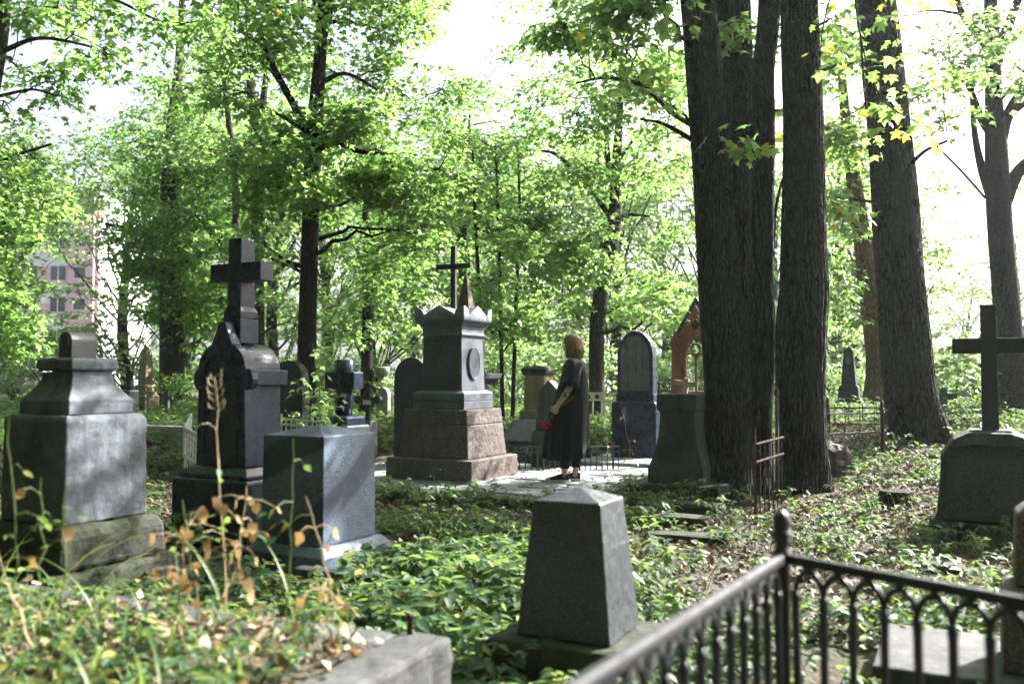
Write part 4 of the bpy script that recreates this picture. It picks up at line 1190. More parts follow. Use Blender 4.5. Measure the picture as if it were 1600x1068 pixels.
# --- the slim dark maple left of centre
build_tree('maple_tree', 'slim dark maple trunk rising behind the black cross monument', 13.8,
    [(478, 640, 34), (480, 520, 29), (484, 380, 27), (487, 290, 26), (490, 215, 27), (497, 130, 22), (503, 40, 18), (505, -80, 14), (500, -220, 8)],
    [[(489, 225, 16), (462, 170, 12), (425, 100, 10), (402, 40, 9), (372, -20, 7)],
     [(492, 240, 12), (515, 224, 9), (560, 236, 8), (620, 245, 6), (668, 268, 4)],
     [(499, 130, 10), (540, 115, 6), (590, 140, 4)],
     [(503, 70, 12), (515, 20, 11), (528, -60, 8)],
     [(404, 45, 5), (430, 0, 4), (445, -40, 3)],
     [(482, 420, 9), (450, 408, 6), (415, 385, 4)]],
    cloud(rt, 330, 480, -60, 170, 9, 48, 30, 620) + cloud(rt, 510, 660, -60, 120, 8, 46, 28, 560) + cloud(rt, 520, 690, 110, 300, 9, 44, 24, 560)
    + cloud(rt, 360, 500, 180, 330, 7, 42, 24, 480) + cloud(rt, 540, 680, 300, 370, 4, 40, 22, 420) + cloud(rt, 330, 420, 330, 420, 3, 36, 22, 360) + cloud(rt, 350, 660, -330, -80, 8, 70, 45, 500, 2.5),
    leaf='leaf', bark='bark_dark', lsize=.125, seed=3, tmpl=LOBED, seg=14, yellow=.01, dens=.8)

# --- shaded broad tree at left
build_tree('linden_tree', 'broad dark linden with thick mossy trunk in the shade at left', 23,
    [(270, 625, 40), (268, 540, 36), (266, 420, 32), (265, 310, 28), (270, 200, 20), (280, 100, 14), (285, -20, 8)],
    [[(266, 420, 12), (320, 395, 8), (380, 370, 5)], [(266, 380, 12), (210, 360, 8), (165, 350, 5)]],
    cloud(rt, 180, 420, 215, 350, 13, 46, 26, 650, 2.5) + cloud(rt, 215, 420, 350, 470, 14, 40, 26, 650, 2.5) + cloud(rt, 215, 330, 460, 540, 6, 36, 20, 520, 2) + cloud(rt, 230, 330, 120, 215, 4, 40, 22, 380, 2),
    leaf='leaf_dark', bark='bark', lsize=.14, seed=5)

# --- left edge trees
build_tree('maple_tree', 'leafy tree filling the left edge before the pink building', 17,
    [(-60, 640, 34), (-55, 480, 30), (-50, 300, 24), (-40, 120, 18), (-30, -60, 10)],
    [[(-52, 380, 12), (0, 350, 8), (60, 340, 4)], [(-50, 300, 12), (10, 250, 7), (80, 225, 4)]],
    cloud(rt, -60, 90, 215, 330, 8, 40, 26, 520, 2) + cloud(rt, -70, 30, 330, 470, 9, 40, 26, 520, 2) + cloud(rt, -60, 40, 460, 545, 6, 36, 20, 420, 2),
    leaf='leaf', bark='bark', lsize=.13, seed=6)
build_tree('maple_tree', 'tree at top left corner with branches hanging over the pale sky', 11,
    [(-60, 700, 30), (-45, 400, 26), (-18, 180, 22), (2, 60, 20), (12, -60, 16), (20, -200, 10)],
    [[(4, 80, 9), (60, 60, 6), (130, 70, 4), (190, 90, 3)], [(10, -20, 10), (90, -30, 7), (180, 0, 5), (260, 40, 3)], [(0, 150, 6), (50, 140, 4), (90, 150, 3)]],
    cloud(rt, 20, 120, 10, 110, 4, 30, 16, 150) + cloud(rt, 90, 290, -40, 60, 5, 36, 18, 170) + cloud(rt, -20, 100, 110, 160, 2, 28, 12, 90) + cloud(rt, 150, 240, 60, 110, 2, 26, 12, 80) + cloud(rt, -60, 260, -240, -60, 6, 70, 40, 420),
    leaf='leaf', bark='bark', lsize=.125, seed=8)

# --- forked trunks further back, left of centre
build_tree('maple_tree', 'grey forked maple behind the slim dark trunk', 21,
    [(405, 630, 22), (403, 480, 20), (402, 330, 19), (403, 240, 19), (402, 195, 22), (393, 150, 14), (388, 80, 10), (385, -40, 6)],
    [[(403, 195, 14), (412, 150, 11), (418, 90, 8), (425, 0, 5)], [(402, 190, 8), (370, 160, 6), (330, 150, 4)]],
    cloud(rt, 300, 400, 60, 240, 7, 40, 22, 330, 2) + cloud(rt, 390, 470, 40, 300, 5, 36, 22, 300, 2) + cloud(rt, 400, 470, 400, 500, 3, 34, 20, 260, 2),
    leaf='leaf_far', bark='bark', lsize=.13, seed=9)
build_tree('maple_tree', 'thin bare-stemmed tree left of the grey forked maple', 19,
    [(372, 640, 14), (370, 430, 12), (366, 260, 10), (356, 180, 9), (349, 110, 7), (345, 30, 4)], [[(366, 250, 5), (340, 210, 3), (322, 195, 2)]],
    cloud(rt, 320, 375, 0, 110, 3, 30, 18, 160, 1) + cloud(rt, 290, 340, 180, 230, 2, 28, 14, 140, 1), leaf='leaf', bark='bark', lsize=.12, seed=10)
build_tree('maple_tree', 'slender maple forking low between black cross monument and tomb', 20,
    [(573, 630, 20), (574, 520, 18), (578, 430, 18), (580, 405, 19), (574, 370, 12), (568, 300, 8), (560, 200, 5)],
    [[(580, 408, 13), (590, 380, 10), (597, 330, 8), (604, 250, 5)], [(580, 415, 7), (560, 395, 5), (540, 370, 3)]],
    cloud(rt, 500, 660, 250, 360, 8, 40, 22, 380, 2.5) + cloud(rt, 500, 680, 360, 470, 8, 38, 20, 360, 2.5) + cloud(rt, 500, 640, 470, 540, 4, 34, 18, 260, 2), leaf='leaf', bark='bark_dark', lsize=.13, seed=11)

# --- dark slim stems and layered leaves behind the tomb
for k, (bx, tx, sd) in enumerate(((758, 742, 31), (786, 778, 32), (800, 812, 33))):
    build_tree('maple_sapling', ['thin sapling leaning left behind the tomb cross', 'thin sapling right of the tomb with straight stem', 'thin sapling between tomb and woman'][k], 15.5 + k,
        [(bx, 650, 7), ((bx + tx) / 2, 480, 6), (tx, 330, 5), (tx - 4, 220, 3)], [],
        cloud(rt, tx - 60, tx + 60, 210, 330, 4, 34, 18, 200) + cloud(rt, bx - 40, bx + 50, 340, 480, 4, 32, 16, 190) + (cloud(rt, bx - 30, bx + 50, 480, 560, 2, 26, 14, 150)), leaf='leaf', bark='bark_dark', lsize=.12, seed=sd, flare=1.1, seg=8)
build_tree('linden_tree', 'tall bluish-green tree behind the tomb below the sky gap', 25,
    [(725, 640, 26), (724, 450, 22), (722, 330, 15), (730, 230, 8), (735, 170, 3)], [],
    cloud(rt, 660, 800, 140, 270, 9, 38, 22, 420, 2.5) + cloud(rt, 640, 820, 270, 400, 11, 40, 22, 420, 2.5) + cloud(rt, 640, 820, 400, 500, 6, 36, 20, 360, 2.5) + cloud(rt, 670, 800, 70, 150, 2, 36, 20, 150, 2), leaf='leaf_dark', bark='bark', lsize=.145, seed=13)

# --- leaning maple with fork, right of the woman
build_tree('maple_tree', 'leaning maple with forked top right of the woman', 17.5,
    [(933, 630, 26), (932, 560, 24), (934, 500, 24), (944, 430, 25), (957, 370, 24), (961, 330, 21), (963, 270, 17), (966, 210, 13), (970, 150, 9), (972, 60, 5)],
    [[(958, 345, 10), (940, 320, 9), (905, 275, 8), (870, 242, 6), (845, 235, 3)], [(958, 290, 9), (950, 250, 9), (947, 200, 8), (945, 150, 5)], [(962, 340, 7), (985, 335, 6), (1015, 338, 3)], [(965, 255, 6), (985, 225, 4), (1005, 205, 2)]],
    cloud(rt, 830, 1060, 70, 190, 10, 40, 20, 420, 2) + cloud(rt, 830, 1060, 190, 300, 7, 36, 18, 300, 2) + cloud(rt, 970, 1080, 330, 500, 7, 36, 18, 300, 2) + cloud(rt, 830, 930, 330, 500, 7, 36, 20, 380, 2) + cloud(rt, 850, 1060, -60, 60, 5, 50, 26, 420, 2),
    leaf='leaf', bark='bark', lsize=.13, seed=14, seg=14)

# --- the big cluster of trunks at right
RID = lambda s: bark_disp(.024, 30, 3.6, s)
BIGC = cloud(rt, 900, 1090, -420, -40, 7, 95, 50, 620, 2.5)
build_tree('great_maple', 'leftmost of the four big trunks with wide rooted foot', 9.7,
    [(1130, 800, 100), (1132, 760, 84), (1136, 700, 72), (1135, 600, 67), (1128, 500, 66), (1121, 420, 61), (1110, 250, 59), (1098, 100, 57), (1089, 0, 55), (1076, -120, 52), (1060, -300, 45), (1045, -520, 36)],
    [[(1108, 210, 20, 0), (1085, 198, 9, 0), (1050, 176, 8, .3), (1000, 132, 7, .6), (945, 122, 5, .8), (900, 130, 3, 1)], [(1100, 230, 10, .3), (1040, 195, 6, .6), (1000, 186, 3, .8)]],
    cloud(rt, 860, 1050, -20, 60, 5, 38, 18, 150, 1.2) + cloud(rt, 960, 1040, 60, 140, 2, 32, 14, 80, 1) + cloud(rt, 780, 1080, -420, -60, 6, 70, 40, 460, 2.5),
    leaf='leaf', bark='bark_big', lsize=.14, seg=150, nseg=330, ridge=RID(1), seed=15, flare=1.12, yellow=.02, tmpl=LOBED, base_z=0.0)
build_tree('great_maple', 'big trunk half hidden behind the leftmost trunk of the cluster', 10.9,
    [(1160, 790, 60), (1160, 700, 52), (1158, 600, 48), (1155, 450, 46), (1152, 300, 50), (1148, 150, 54), (1143, 0, 56), (1138, -150, 52), (1130, -400, 36)], [],
    cloud(rt, 1060, 1250, -460, -80, 8, 90, 48, 560, 2.5) + cloud(rt, 1130, 1240, 30, 130, 2, 30, 18, 110, .6),
    leaf='leaf', bark='bark_big', lsize=.14, seg=110, nseg=260, ridge=RID(2), seed=16, flare=1.1, base_z=0.0)
build_tree('great_maple', 'slender middle trunk with a bend in the cluster', 9.85,
    [(1188, 800, 56), (1182, 720, 46), (1184, 640, 44), (1188, 560, 46), (1190, 500, 42), (1190, 430, 36), (1192, 300, 36), (1193, 190, 35), (1193, 110, 34), (1200, 50, 34), (1204, -40, 34), (1200, -260, 24)], [[(1206, 420, 6, .1), (1212, 330, 5, .2), (1220, 290, 4, .2), (1223, 278, 2, .2)]],
    cloud(rt, 1150, 1290, -460, -120, 5, 80, 45, 420, 2) + [(1150, 215, 14, 24, -.6, 34), (1232, 180, 16, 40, .8, 60)],
    leaf='leaf', bark='bark_big', lsize=.14, seg=90, nseg=300, ridge=bark_disp(.007, 36, 6, 3), seed=17, flare=1.1, yellow=.12, tmpl=MAPLE, base_z=0.0)
build_tree('great_maple', 'rightmost straight trunk of the cluster behind the grey fence panel', 9.6,
    [(1256, 810, 84), (1255, 750, 74), (1253, 690, 71), (1252, 600, 72), (1254, 510, 74), (1258, 455, 72), (1257, 380, 67), (1257, 200, 63), (1253, 100, 60), (1250, 0, 58), (1247, -150, 55), (1240, -380, 42)], [],
    cloud(rt, 1210, 1420, -480, -90, 9, 90, 48, 560, 2.5) + cloud(rt, 1280, 1330, 10, 110, 2, 24, 18, 60, 1.2),
    leaf='leaf', bark='bark_big', lsize=.14, seg=130, nseg=320, ridge=RID(4), seed=18, flare=1.08, yellow=.08, base_z=0.0)
build_tree('great_maple', 'huge trunk leaning left beyond the lattice fence', 12.6,
    [(1438, 710, 96), (1432, 675, 82), (1422, 600, 73), (1412, 480, 69), (1407, 420, 69), (1399, 300, 64), (1390, 200, 61), (1379, 100, 60), (1368, 0, 59), (1352, -140, 54), (1330, -350, 40)],
    [[(1395, 290, 8, -.4), (1440, 240, 6, -.6), (1480, 220, 4, -.8)]],
    cloud(rt, 1285, 1330, 40, 330, 7, 26, 26, 150, 1.5) + cloud(rt, 1300, 1560, -520, -160, 7, 70, 40, 480, 3) + cloud(rt, 1420, 1500, 60, 200, 3, 34, 14, 90, 1),
    leaf='leaf', bark='bark_big', lsize=.14, seg=130, nseg=320, ridge=RID(5), seed=19, flare=1.08, yellow=.05)
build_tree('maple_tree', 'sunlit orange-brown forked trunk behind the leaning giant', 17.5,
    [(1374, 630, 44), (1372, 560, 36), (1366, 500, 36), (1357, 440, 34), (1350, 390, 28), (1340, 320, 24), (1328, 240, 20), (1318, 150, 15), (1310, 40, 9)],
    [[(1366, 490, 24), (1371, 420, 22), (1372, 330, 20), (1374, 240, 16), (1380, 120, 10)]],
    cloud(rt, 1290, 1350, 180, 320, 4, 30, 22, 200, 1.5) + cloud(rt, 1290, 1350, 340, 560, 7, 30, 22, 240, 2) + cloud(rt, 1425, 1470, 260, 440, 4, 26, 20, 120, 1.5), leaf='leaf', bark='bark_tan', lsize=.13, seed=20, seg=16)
build_tree('oak_tree', 'dark many-limbed tree at the right edge against white sky', 14.8,
    [(1586, 640, 54), (1579, 560, 42), (1573, 480, 39), (1566, 400, 37), (1561, 330, 37), (1557, 240, 34), (1553, 160, 26), (1551, 80, 22), (1548, 0, 20), (1545, -120, 14)],
    [[(1560, 235, 22), (1575, 180, 18), (1610, 120, 14)], [(1568, 320, 24), (1590, 270, 20), (1625, 240, 16)], [(1556, 220, 13), (1535, 190, 12), (1520, 150, 10), (1500, 100, 8)], [(1552, 90, 18), (1535, 60, 16), (1505, 25, 10), (1490, -20, 7)], [(1556, 100, 20), (1572, 50, 17), (1598, -20, 12)], [(1548, 310, 14), (1533, 260, 13), (1522, 200, 9), (1518, 120, 7)], [(1540, 310, 4), (1500, 265, 4), (1455, 220, 3)], [(1562, 200, 14), (1590, 170, 10), (1620, 150, 8)]],
    cloud(rt, 1420, 1530, 20, 150, 6, 40, 16, 120, 1.5) + cloud(rt, 1560, 1640, 20, 130, 4, 34, 18, 120, 1.5) + cloud(rt, 1420, 1700, -400, -60, 9, 80, 45, 520, 3) + cloud(rt, 1450, 1530, 520, 610, 4, 30, 16, 150, 1),
    leaf='leaf_far', bark='bark_dark', lsize=.13, seed=22, seg=18)

# --- low hanging yellowing branch near the lens side of the trunks
def hanging_branch():
    rg = np.random.default_rng(50); Y = 7.2
    t = thing('maple_branch', 'drooping maple branch with yellow-edged leaves before the leaning trunk', 'branch', tuple(P(1330, -60, Y)))
    base = np.array(P(1330, -60, Y)); bj = Join(); lj = Join(); yj = Join()
    for path_, n in (([(1330, -60), (1380, 10), (1400, 60), (1408, 100)], 26), ([(1330, -60), (1345, 60), (1375, 150), (1430, 190), (1475, 205)], 46), ([(1345, 60), (1352, 150), (1362, 200), (1372, 235)], 22), ([(1330, -60), (1440, -20), (1520, 10)], 20), ([(1330, -60), (1300, -10), (1285, 50), (1280, 110)], 12)):
        pts = [np.array(P(a, b_, Y + rg.uniform(-.2, .2))) - base for a, b_ in path_]
        q, r = smooth_path(pts, np.linspace(.010, .003, len(pts)), 16); v, f = tube_fast(q, r, 6); bj.add(v, f)
        for k in range(n):
            u = rg.uniform(.45, 1) ; p = q[min(15, int(u * 15))]
            off = rg.normal(0, .11, 3); lp = p + off
            v, f = tube_fast(np.array([p, (p + lp) / 2 + (0, 0, .02), lp]), [.002, .0016, .0012], 4); bj.add(v, f)
            a = np.array([lp]); one = leaves_np(a, np.array([math.atan2(off[1], off[0]) - math.pi / 2 + rg.normal(0, .5)]), np.array([rg.normal(.7, .35)]), np.array([rg.normal(0, .4)]), np.array([rg.uniform(.06, .12)]), MAPLE)
            (yj if rg.uniform() < .28 else lj).add(*one)
    link('twigs', bj.mesh('twigs', True), M['bark'], t); link('leaves', lj.mesh('leaves'), M['leaf'], t); link('yellow_leaves', yj.mesh('yellow_leaves'), M['leaf_yellow'], t)
hanging_branch()

# --- far trees and shrubs: a few shapes, many copies
def copy_tree(o, loc, rz, sc, label=None, group=None):
    r = o.copy(); C.objects.link(r); r.location = loc; r.rotation_euler = (0, 0, rz); r.scale = (sc, sc, sc)
    if label: r['label'] = label
    if group: r['group'] = group
    for ch in o.children:
        c = ch.copy(); C.objects.link(c); c.parent = r
    return r

def generic_tree(seed, H, n, leaf, low, ls=.19, wide=1.1):
    rg = np.random.default_rng(seed)
    t = thing('park_tree', 'leafy park tree in the far background', 'tree', (0, 0, 0), 0, 'far park trees')
    p, r = smooth_path([(0, 0, -.2), (rg.normal(0, .15), rg.normal(0, .15), H * .35), (rg.normal(0, .4), rg.normal(0, .4), H * .95)], [.26, .2, .04], 14)
    v, f = tube_fast(p, r, 8); tj = Join(); tj.add(v, f); lj = Join(); bj = Join()
    for k in range(34):
        u = rg.uniform(low, 1); z = H * u; wr = H * .30 * math.sin(math.pi * min(1, (1 - u) * .85 + .18)) + .5
        a = rg.uniform(0, 2 * math.pi); q = math.sqrt(rg.uniform()) * wr
        c = np.array([math.cos(a) * q, math.sin(a) * q, z]); p0 = p[max(0, int(13 * max(.1, u - .18)))]
        bq = bez(p0, c, .08, 6, rg); v, f = tube_fast(bq, np.linspace(.05, .012, 6), 5); bj.add(v, f)
        pos, yaw, pit, rol, siz, sc = clump(rg, c, (wide, wide, wide * .55), n // 34, ls)
        v, f = leaves_np(pos, yaw, pit, rol, siz, LOBED); lj.add(v, f)
    link('trunk', tj.mesh('trunk', True), M['bark'], t); link('branches', bj.mesh('branches', True), M['bark'], t); link('crown', lj.mesh('crown'), M[leaf], t)
    return t
protos = [generic_tree(61, 11, 9000, 'leaf_far', .16), generic_tree(62, 12, 8000, 'leaf', .22), generic_tree(63, 10, 9000, 'leaf_far', .10)]
used = [False] * 3
FARL = ['off the left edge of the view', 'left of the pink building', 'just right of the pink building', 'above the grey pedestal', 'left of the black granite cross', 'right of the black granite cross', 'above the granite block', 'left of the crown-topped tomb', 'above the tomb crown at left', 'low behind the thin black tomb cross', 'right of the thin black tomb cross', 'between tomb and woman', 'directly above the woman', 'above the dark arched headstone', 'left of the gothic shrine roof', 'behind the leftmost big trunk', 'hidden behind the trunk cluster', 'above the lattice fence', 'between the trunk cluster and the leaning giant', 'small behind the leaning giant', 'smallest, in the bright gap left of the right-hand cross', 'low behind the right-hand cross', 'beyond the right edge']
spots = [(-60, 33, 1.0), (20, 44, .8), (205, 36, 1.0), (290, 33, 1.05), (365, 40, 1.15), (440, 31, .95), (510, 38, 1.1), (585, 33, .95), (655, 42, 1.0), (715, 33, .72), (775, 40, .85), (835, 30, .8), (895, 38, 1.0), (960, 31, .85), (1030, 40, 1.05), (1100, 34, .9), (1200, 38, 1.0), (1300, 30, .9), (1340, 42, 1.0), (1425, 40, .72), (1510, 46, .60), (1600, 40, .68), (1680, 36, .9)]
for k, (px_, Y, sc) in enumerate(spots):
    i = k % 3; x = (px_ - 800) / FPX * Y; loc = (x, Y, gz(x, Y) - .1)
    lab = 'far leafy park tree ' + FARL[k]
    if not used[i]:
        o = protos[i]; o.location = loc; o.rotation_euler = (0, 0, k); o.scale = (sc,) * 3; used[i] = True; o['label'] = lab
    else: copy_tree(protos[i], loc, k * 1.7, sc, lab)

def shrub(seed, leaf):
    rg = np.random.default_rng(seed)
    t = thing('shrub', 'green leafy shrub among the far graves', 'shrub', (0, 0, 0), 0, 'shrubs among the far graves')
    lj = Join(); bj = Join()
    for k in range(14):
        a = rg.uniform(0, 2 * math.pi); q = rg.uniform(.1, .75); c = np.array([math.cos(a) * q, math.sin(a) * q, rg.uniform(.25, 1.25)])
        bq = bez((rg.normal(0, .08), rg.normal(0, .08), -.05), c, .05, 6, rg); v, f = tube_fast(bq, np.linspace(.014, .004, 6), 5); bj.add(v, f)
        pos, yaw, pit, rol, siz, sc = clump(rg, c, (.38, .38, .26), 150, .085)
        v, f = leaves_np(pos, yaw, pit, rol, siz, LOBED); lj.add(v, f)
    link('stems', bj.mesh('stems', True), M['bark'], t); link('foliage', lj.mesh('foliage'), M[leaf], t)
    return t
sh = [shrub(71, 'leaf'), shrub(72, 'leaf_far')]; us = [False, False]
rg = np.random.default_rng(75)
MARKS = [(0, 'left edge'), (110, 'grey pedestal'), (220, 'tan spire monument'), (290, 'white railing corner'), (385, 'black cross monument'), (470, 'slim dark trunk'), (540, 'log cross'), (580, 'trefoil cross'), (645, 'round-topped dark headstone'), (715, 'crown-topped tomb'), (790, 'thin saplings'), (850, 'pointed stele'), (900, 'woman'), (940, 'leaning maple'), (1000, 'flaking arched headstone'), (1060, 'gothic shrine'), (1150, 'leftmost big trunk'), (1250, 'rightmost cluster trunk'), (1326, 'slim obelisk'), (1410, 'leaning giant trunk'), (1480, 'double-armed cross'), (1546, 'right-hand black cross'), (1600, 'right edge')]
seen = {}
for k in range(34):
    Y = rg.uniform(19, 32); px_ = -30 + 1660 * (k * .618 % 1)
    if 60 < px_ < 200 and Y > 24: continue
    i = k % 2; x = (px_ - 800) / FPX * Y; sc = rg.uniform(.7, 1.5); loc = (x, Y, gz(x, Y))
    mk = min(MARKS, key=lambda m_: abs(m_[0] - px_)); lab = ('big' if sc > 1.1 else 'small') + (' near' if Y < 24 else ' distant') + ' shrub ' + ('left of' if px_ < mk[0] - 8 else 'right of' if px_ > mk[0] + 8 else 'behind') + ' the ' + mk[1]
    if not us[i]:
        o = sh[i]; o.location = loc; o.scale = (sc,) * 3; us[i] = True; o['label'] = lab
    else: copy_tree(sh[i], loc, rg.uniform(0, 6), sc, lab)

# distant wood behind everything
def far_wood():
    rg = np.random.default_rng(80); lj = Join()
    for k in range(70):
        Y = rg.uniform(85, 120); px_ = rg.uniform(-150, 1750)
        if -20 < px_ < 260: continue
        x = (px_ - 800) / FPX * Y; h = rg.uniform(2, 8) if px_ < 1380 else rg.uniform(1, 4)
        pos, yaw, pit, rol, siz, sc = clump(rg, (x, Y, h), (5, 3, 2.6), 330, .75, flat=1)
        v, f = leaves_np(pos, yaw, pit, rol, siz, LOBED); lj.add(v, f)
    o = link('far_wood', lj.mesh('far_wood'), M['leaf_far']); tag(o, 'hazy green wood closing the view behind the graves', 'wood', kind='stuff')
far_wood()
# ------------------------------------------------------------------ ground cover, fallen leaves, weeds
FOOT = []      # (x, y, half width, half depth, angle) kept free of plants
for o in list(S.objects):
    if o.parent is None and o.type == 'EMPTY' and o.get('category') in ('monument', 'grave marker', 'headstone', 'tomb', 'shrine', 'grave slab'):
        hw = hd = 0
        for ch in o.children:
            if ch.type != 'MESH': continue
            co = np.array([v.co[:] for v in ch.data.vertices])
            low = co[co[:, 2] < .35]
            if len(low): hw = max(hw, np.abs(low[:, 0]).max()); hd = max(hd, np.abs(low[:, 1]).max())
        if o.name.startswith('granite_block'): hw += .24; hd += .26      # kept clear, its base shows
        FOOT.append((o.location.x, o.location.y, hw, hd, o.rotation_euler[2]))
TRUNKS = [(o.location.x, o.location.y) for o in S.objects if o.parent is None and o.get('category') == 'tree' and o.name.startswith('great')]

def free(x, y, pad=0.0, path_pad=0.0):
    ok = np.ones(len(x), bool)
    for fx, fy, hw, hd, a in FOOT:
        lx = (x - fx) * math.cos(a) + (y - fy) * math.sin(a); ly = -(x - fx) * math.sin(a) + (y - fy) * math.cos(a)
        ok &= ~((np.abs(lx) < hw + pad) & (np.abs(ly) < hd + pad))
    for tx, ty in TRUNKS: ok &= (x - tx) ** 2 + (y - ty) ** 2 > (.40 + pad) ** 2
    lu = (x + .46) * math.cos(TH) + (y - 10.2) * math.sin(TH); lv = -(x + .46) * math.sin(TH) + (y - 10.2) * math.cos(TH)
    ok &= ~((lu > -2.62 - path_pad) & (lu < 1.6 + path_pad) & (lv > -.92 - path_pad) & (lv < 2.62))
    ok &= ~((lu > .1 - path_pad) & (lu < 1.55 + path_pad) & (lv >= 2.6) & (lv < 6.6))
    bx, by = BED.location.x, BED.location.y; a = BED.rotation_euler[2]
    lx = (x - bx) * math.cos(a) + (y - by) * math.sin(a); ly = -(x - bx) * math.sin(a) + (y - by) * math.cos(a)
    ok &= ~((lx < .02) & (lx > -2.7) & (ly < .02))
    return ok

def density(x, y):
    n1 = vnoise(x * .9 + 5, y * .9, 11); n2 = vnoise(x * 2.6, y * 2.6 + 9, 12)
    d = .05 + .60 * sstep(.44, .66, .6 * n1 + .4 * n2)
    lush = np.exp(-(((x + .35) / 1.0) ** 2 + ((y - 5.6) / 1.5) ** 2)); d = d + 1.1 * lush
    lit = np.exp(-(((x - 1.55) / .75) ** 2 + ((y - 6.1) / 1.0) ** 2)); d = d * (1 - .65 * lit)
    lit2 = np.exp(-(((x - .15) / .45) ** 2 + ((y - 7.9) / .5) ** 2)); d = d * (1 - .7 * lit2)
    lit3 = np.exp(-(((x - 3.0) / 1.0) ** 2 + ((y - 7.0) / 1.6) ** 2)); d = d * (1 - .15 * lit3) + .12 * lit3
    lit4 = np.exp(-(((x - 4.6) / .8) ** 2 + ((y - 10.6) / .9) ** 2)); d = d * (1 - .6 * lit4)
    d = d + .6 * sstep(12, 14, y)
    return d

def fronds(rg, bx, by, bz, nf, hgt, spread, ls, tmpl, stems, lj, sj, five=.3):
    """each plant: arching stalks that end in three or five leaflets"""
    n = len(bx); idx = np.repeat(np.arange(n), nf)
    a = rg.uniform(0, 2 * math.pi, len(idx)); h = hgt[idx] * rg.uniform(.6, 1.1, len(idx)); s = spread[idx] * rg.uniform(.5, 1.2, len(idx))
    ex = bx[idx] + np.cos(a) * s; ey = by[idx] + np.sin(a) * s; ez = bz[idx] + h
    L = ls[idx] * rg.uniform(.75, 1.2, len(idx))
    for da, k, w in ((0, 1.05, 1.0), (1.15, .95, 1.0), (-1.15, .95, 1.0), (2.0, .8, five), (-2.0, .8, five)):
        m = rg.uniform(size=len(idx)) < w
        v, f = leaves_np(np.stack([ex, ey, ez + rg.normal(0, .008, len(ex))], -1)[m], (a + da - math.pi / 2 + rg.normal(0, .2, len(a)))[m], rg.normal(.22, .26, len(a))[m], rg.normal(0, .28, len(a))[m], (L * k)[m], tmpl)
        lj.add(v, f)
    if stems:
        p0 = np.stack([bx[idx], by[idx], bz[idx] - .02], -1); p1 = np.stack([ex, ey, ez], -1)
        pm = (p0 + p1) / 2 + np.stack([np.zeros(len(a)), np.zeros(len(a)), h * .18], -1)
        w = .0022
        side = np.stack([-np.sin(a), np.cos(a), np.zeros(len(a))], -1) * w; up = np.array([0, 0, 0]) + np.stack([np.cos(a), np.sin(a), np.zeros(len(a))], -1) * w
        rings = []
        for q, kk in ((p0, 1.3), (pm, 1.0), (p1, .6)): rings.append(np.stack([q + side * kk, q - side * kk * .5 + up * kk, q - side * kk * .5 - up * kk], 1))
        V = np.concatenate(rings, 1).reshape(-1, 3)       # 9 verts each
        base = (np.arange(len(a)) * 9)[:, None, None]
        q4 = np.array([(i + 3 * r, (i + 1) % 3 + 3 * r, (i + 1) % 3 + 3 * r + 3, i + 3 * r + 3) for r in (0, 1) for i in range(3)])
        sj.add(V, (q4[None] + base).reshape(-1, 4))

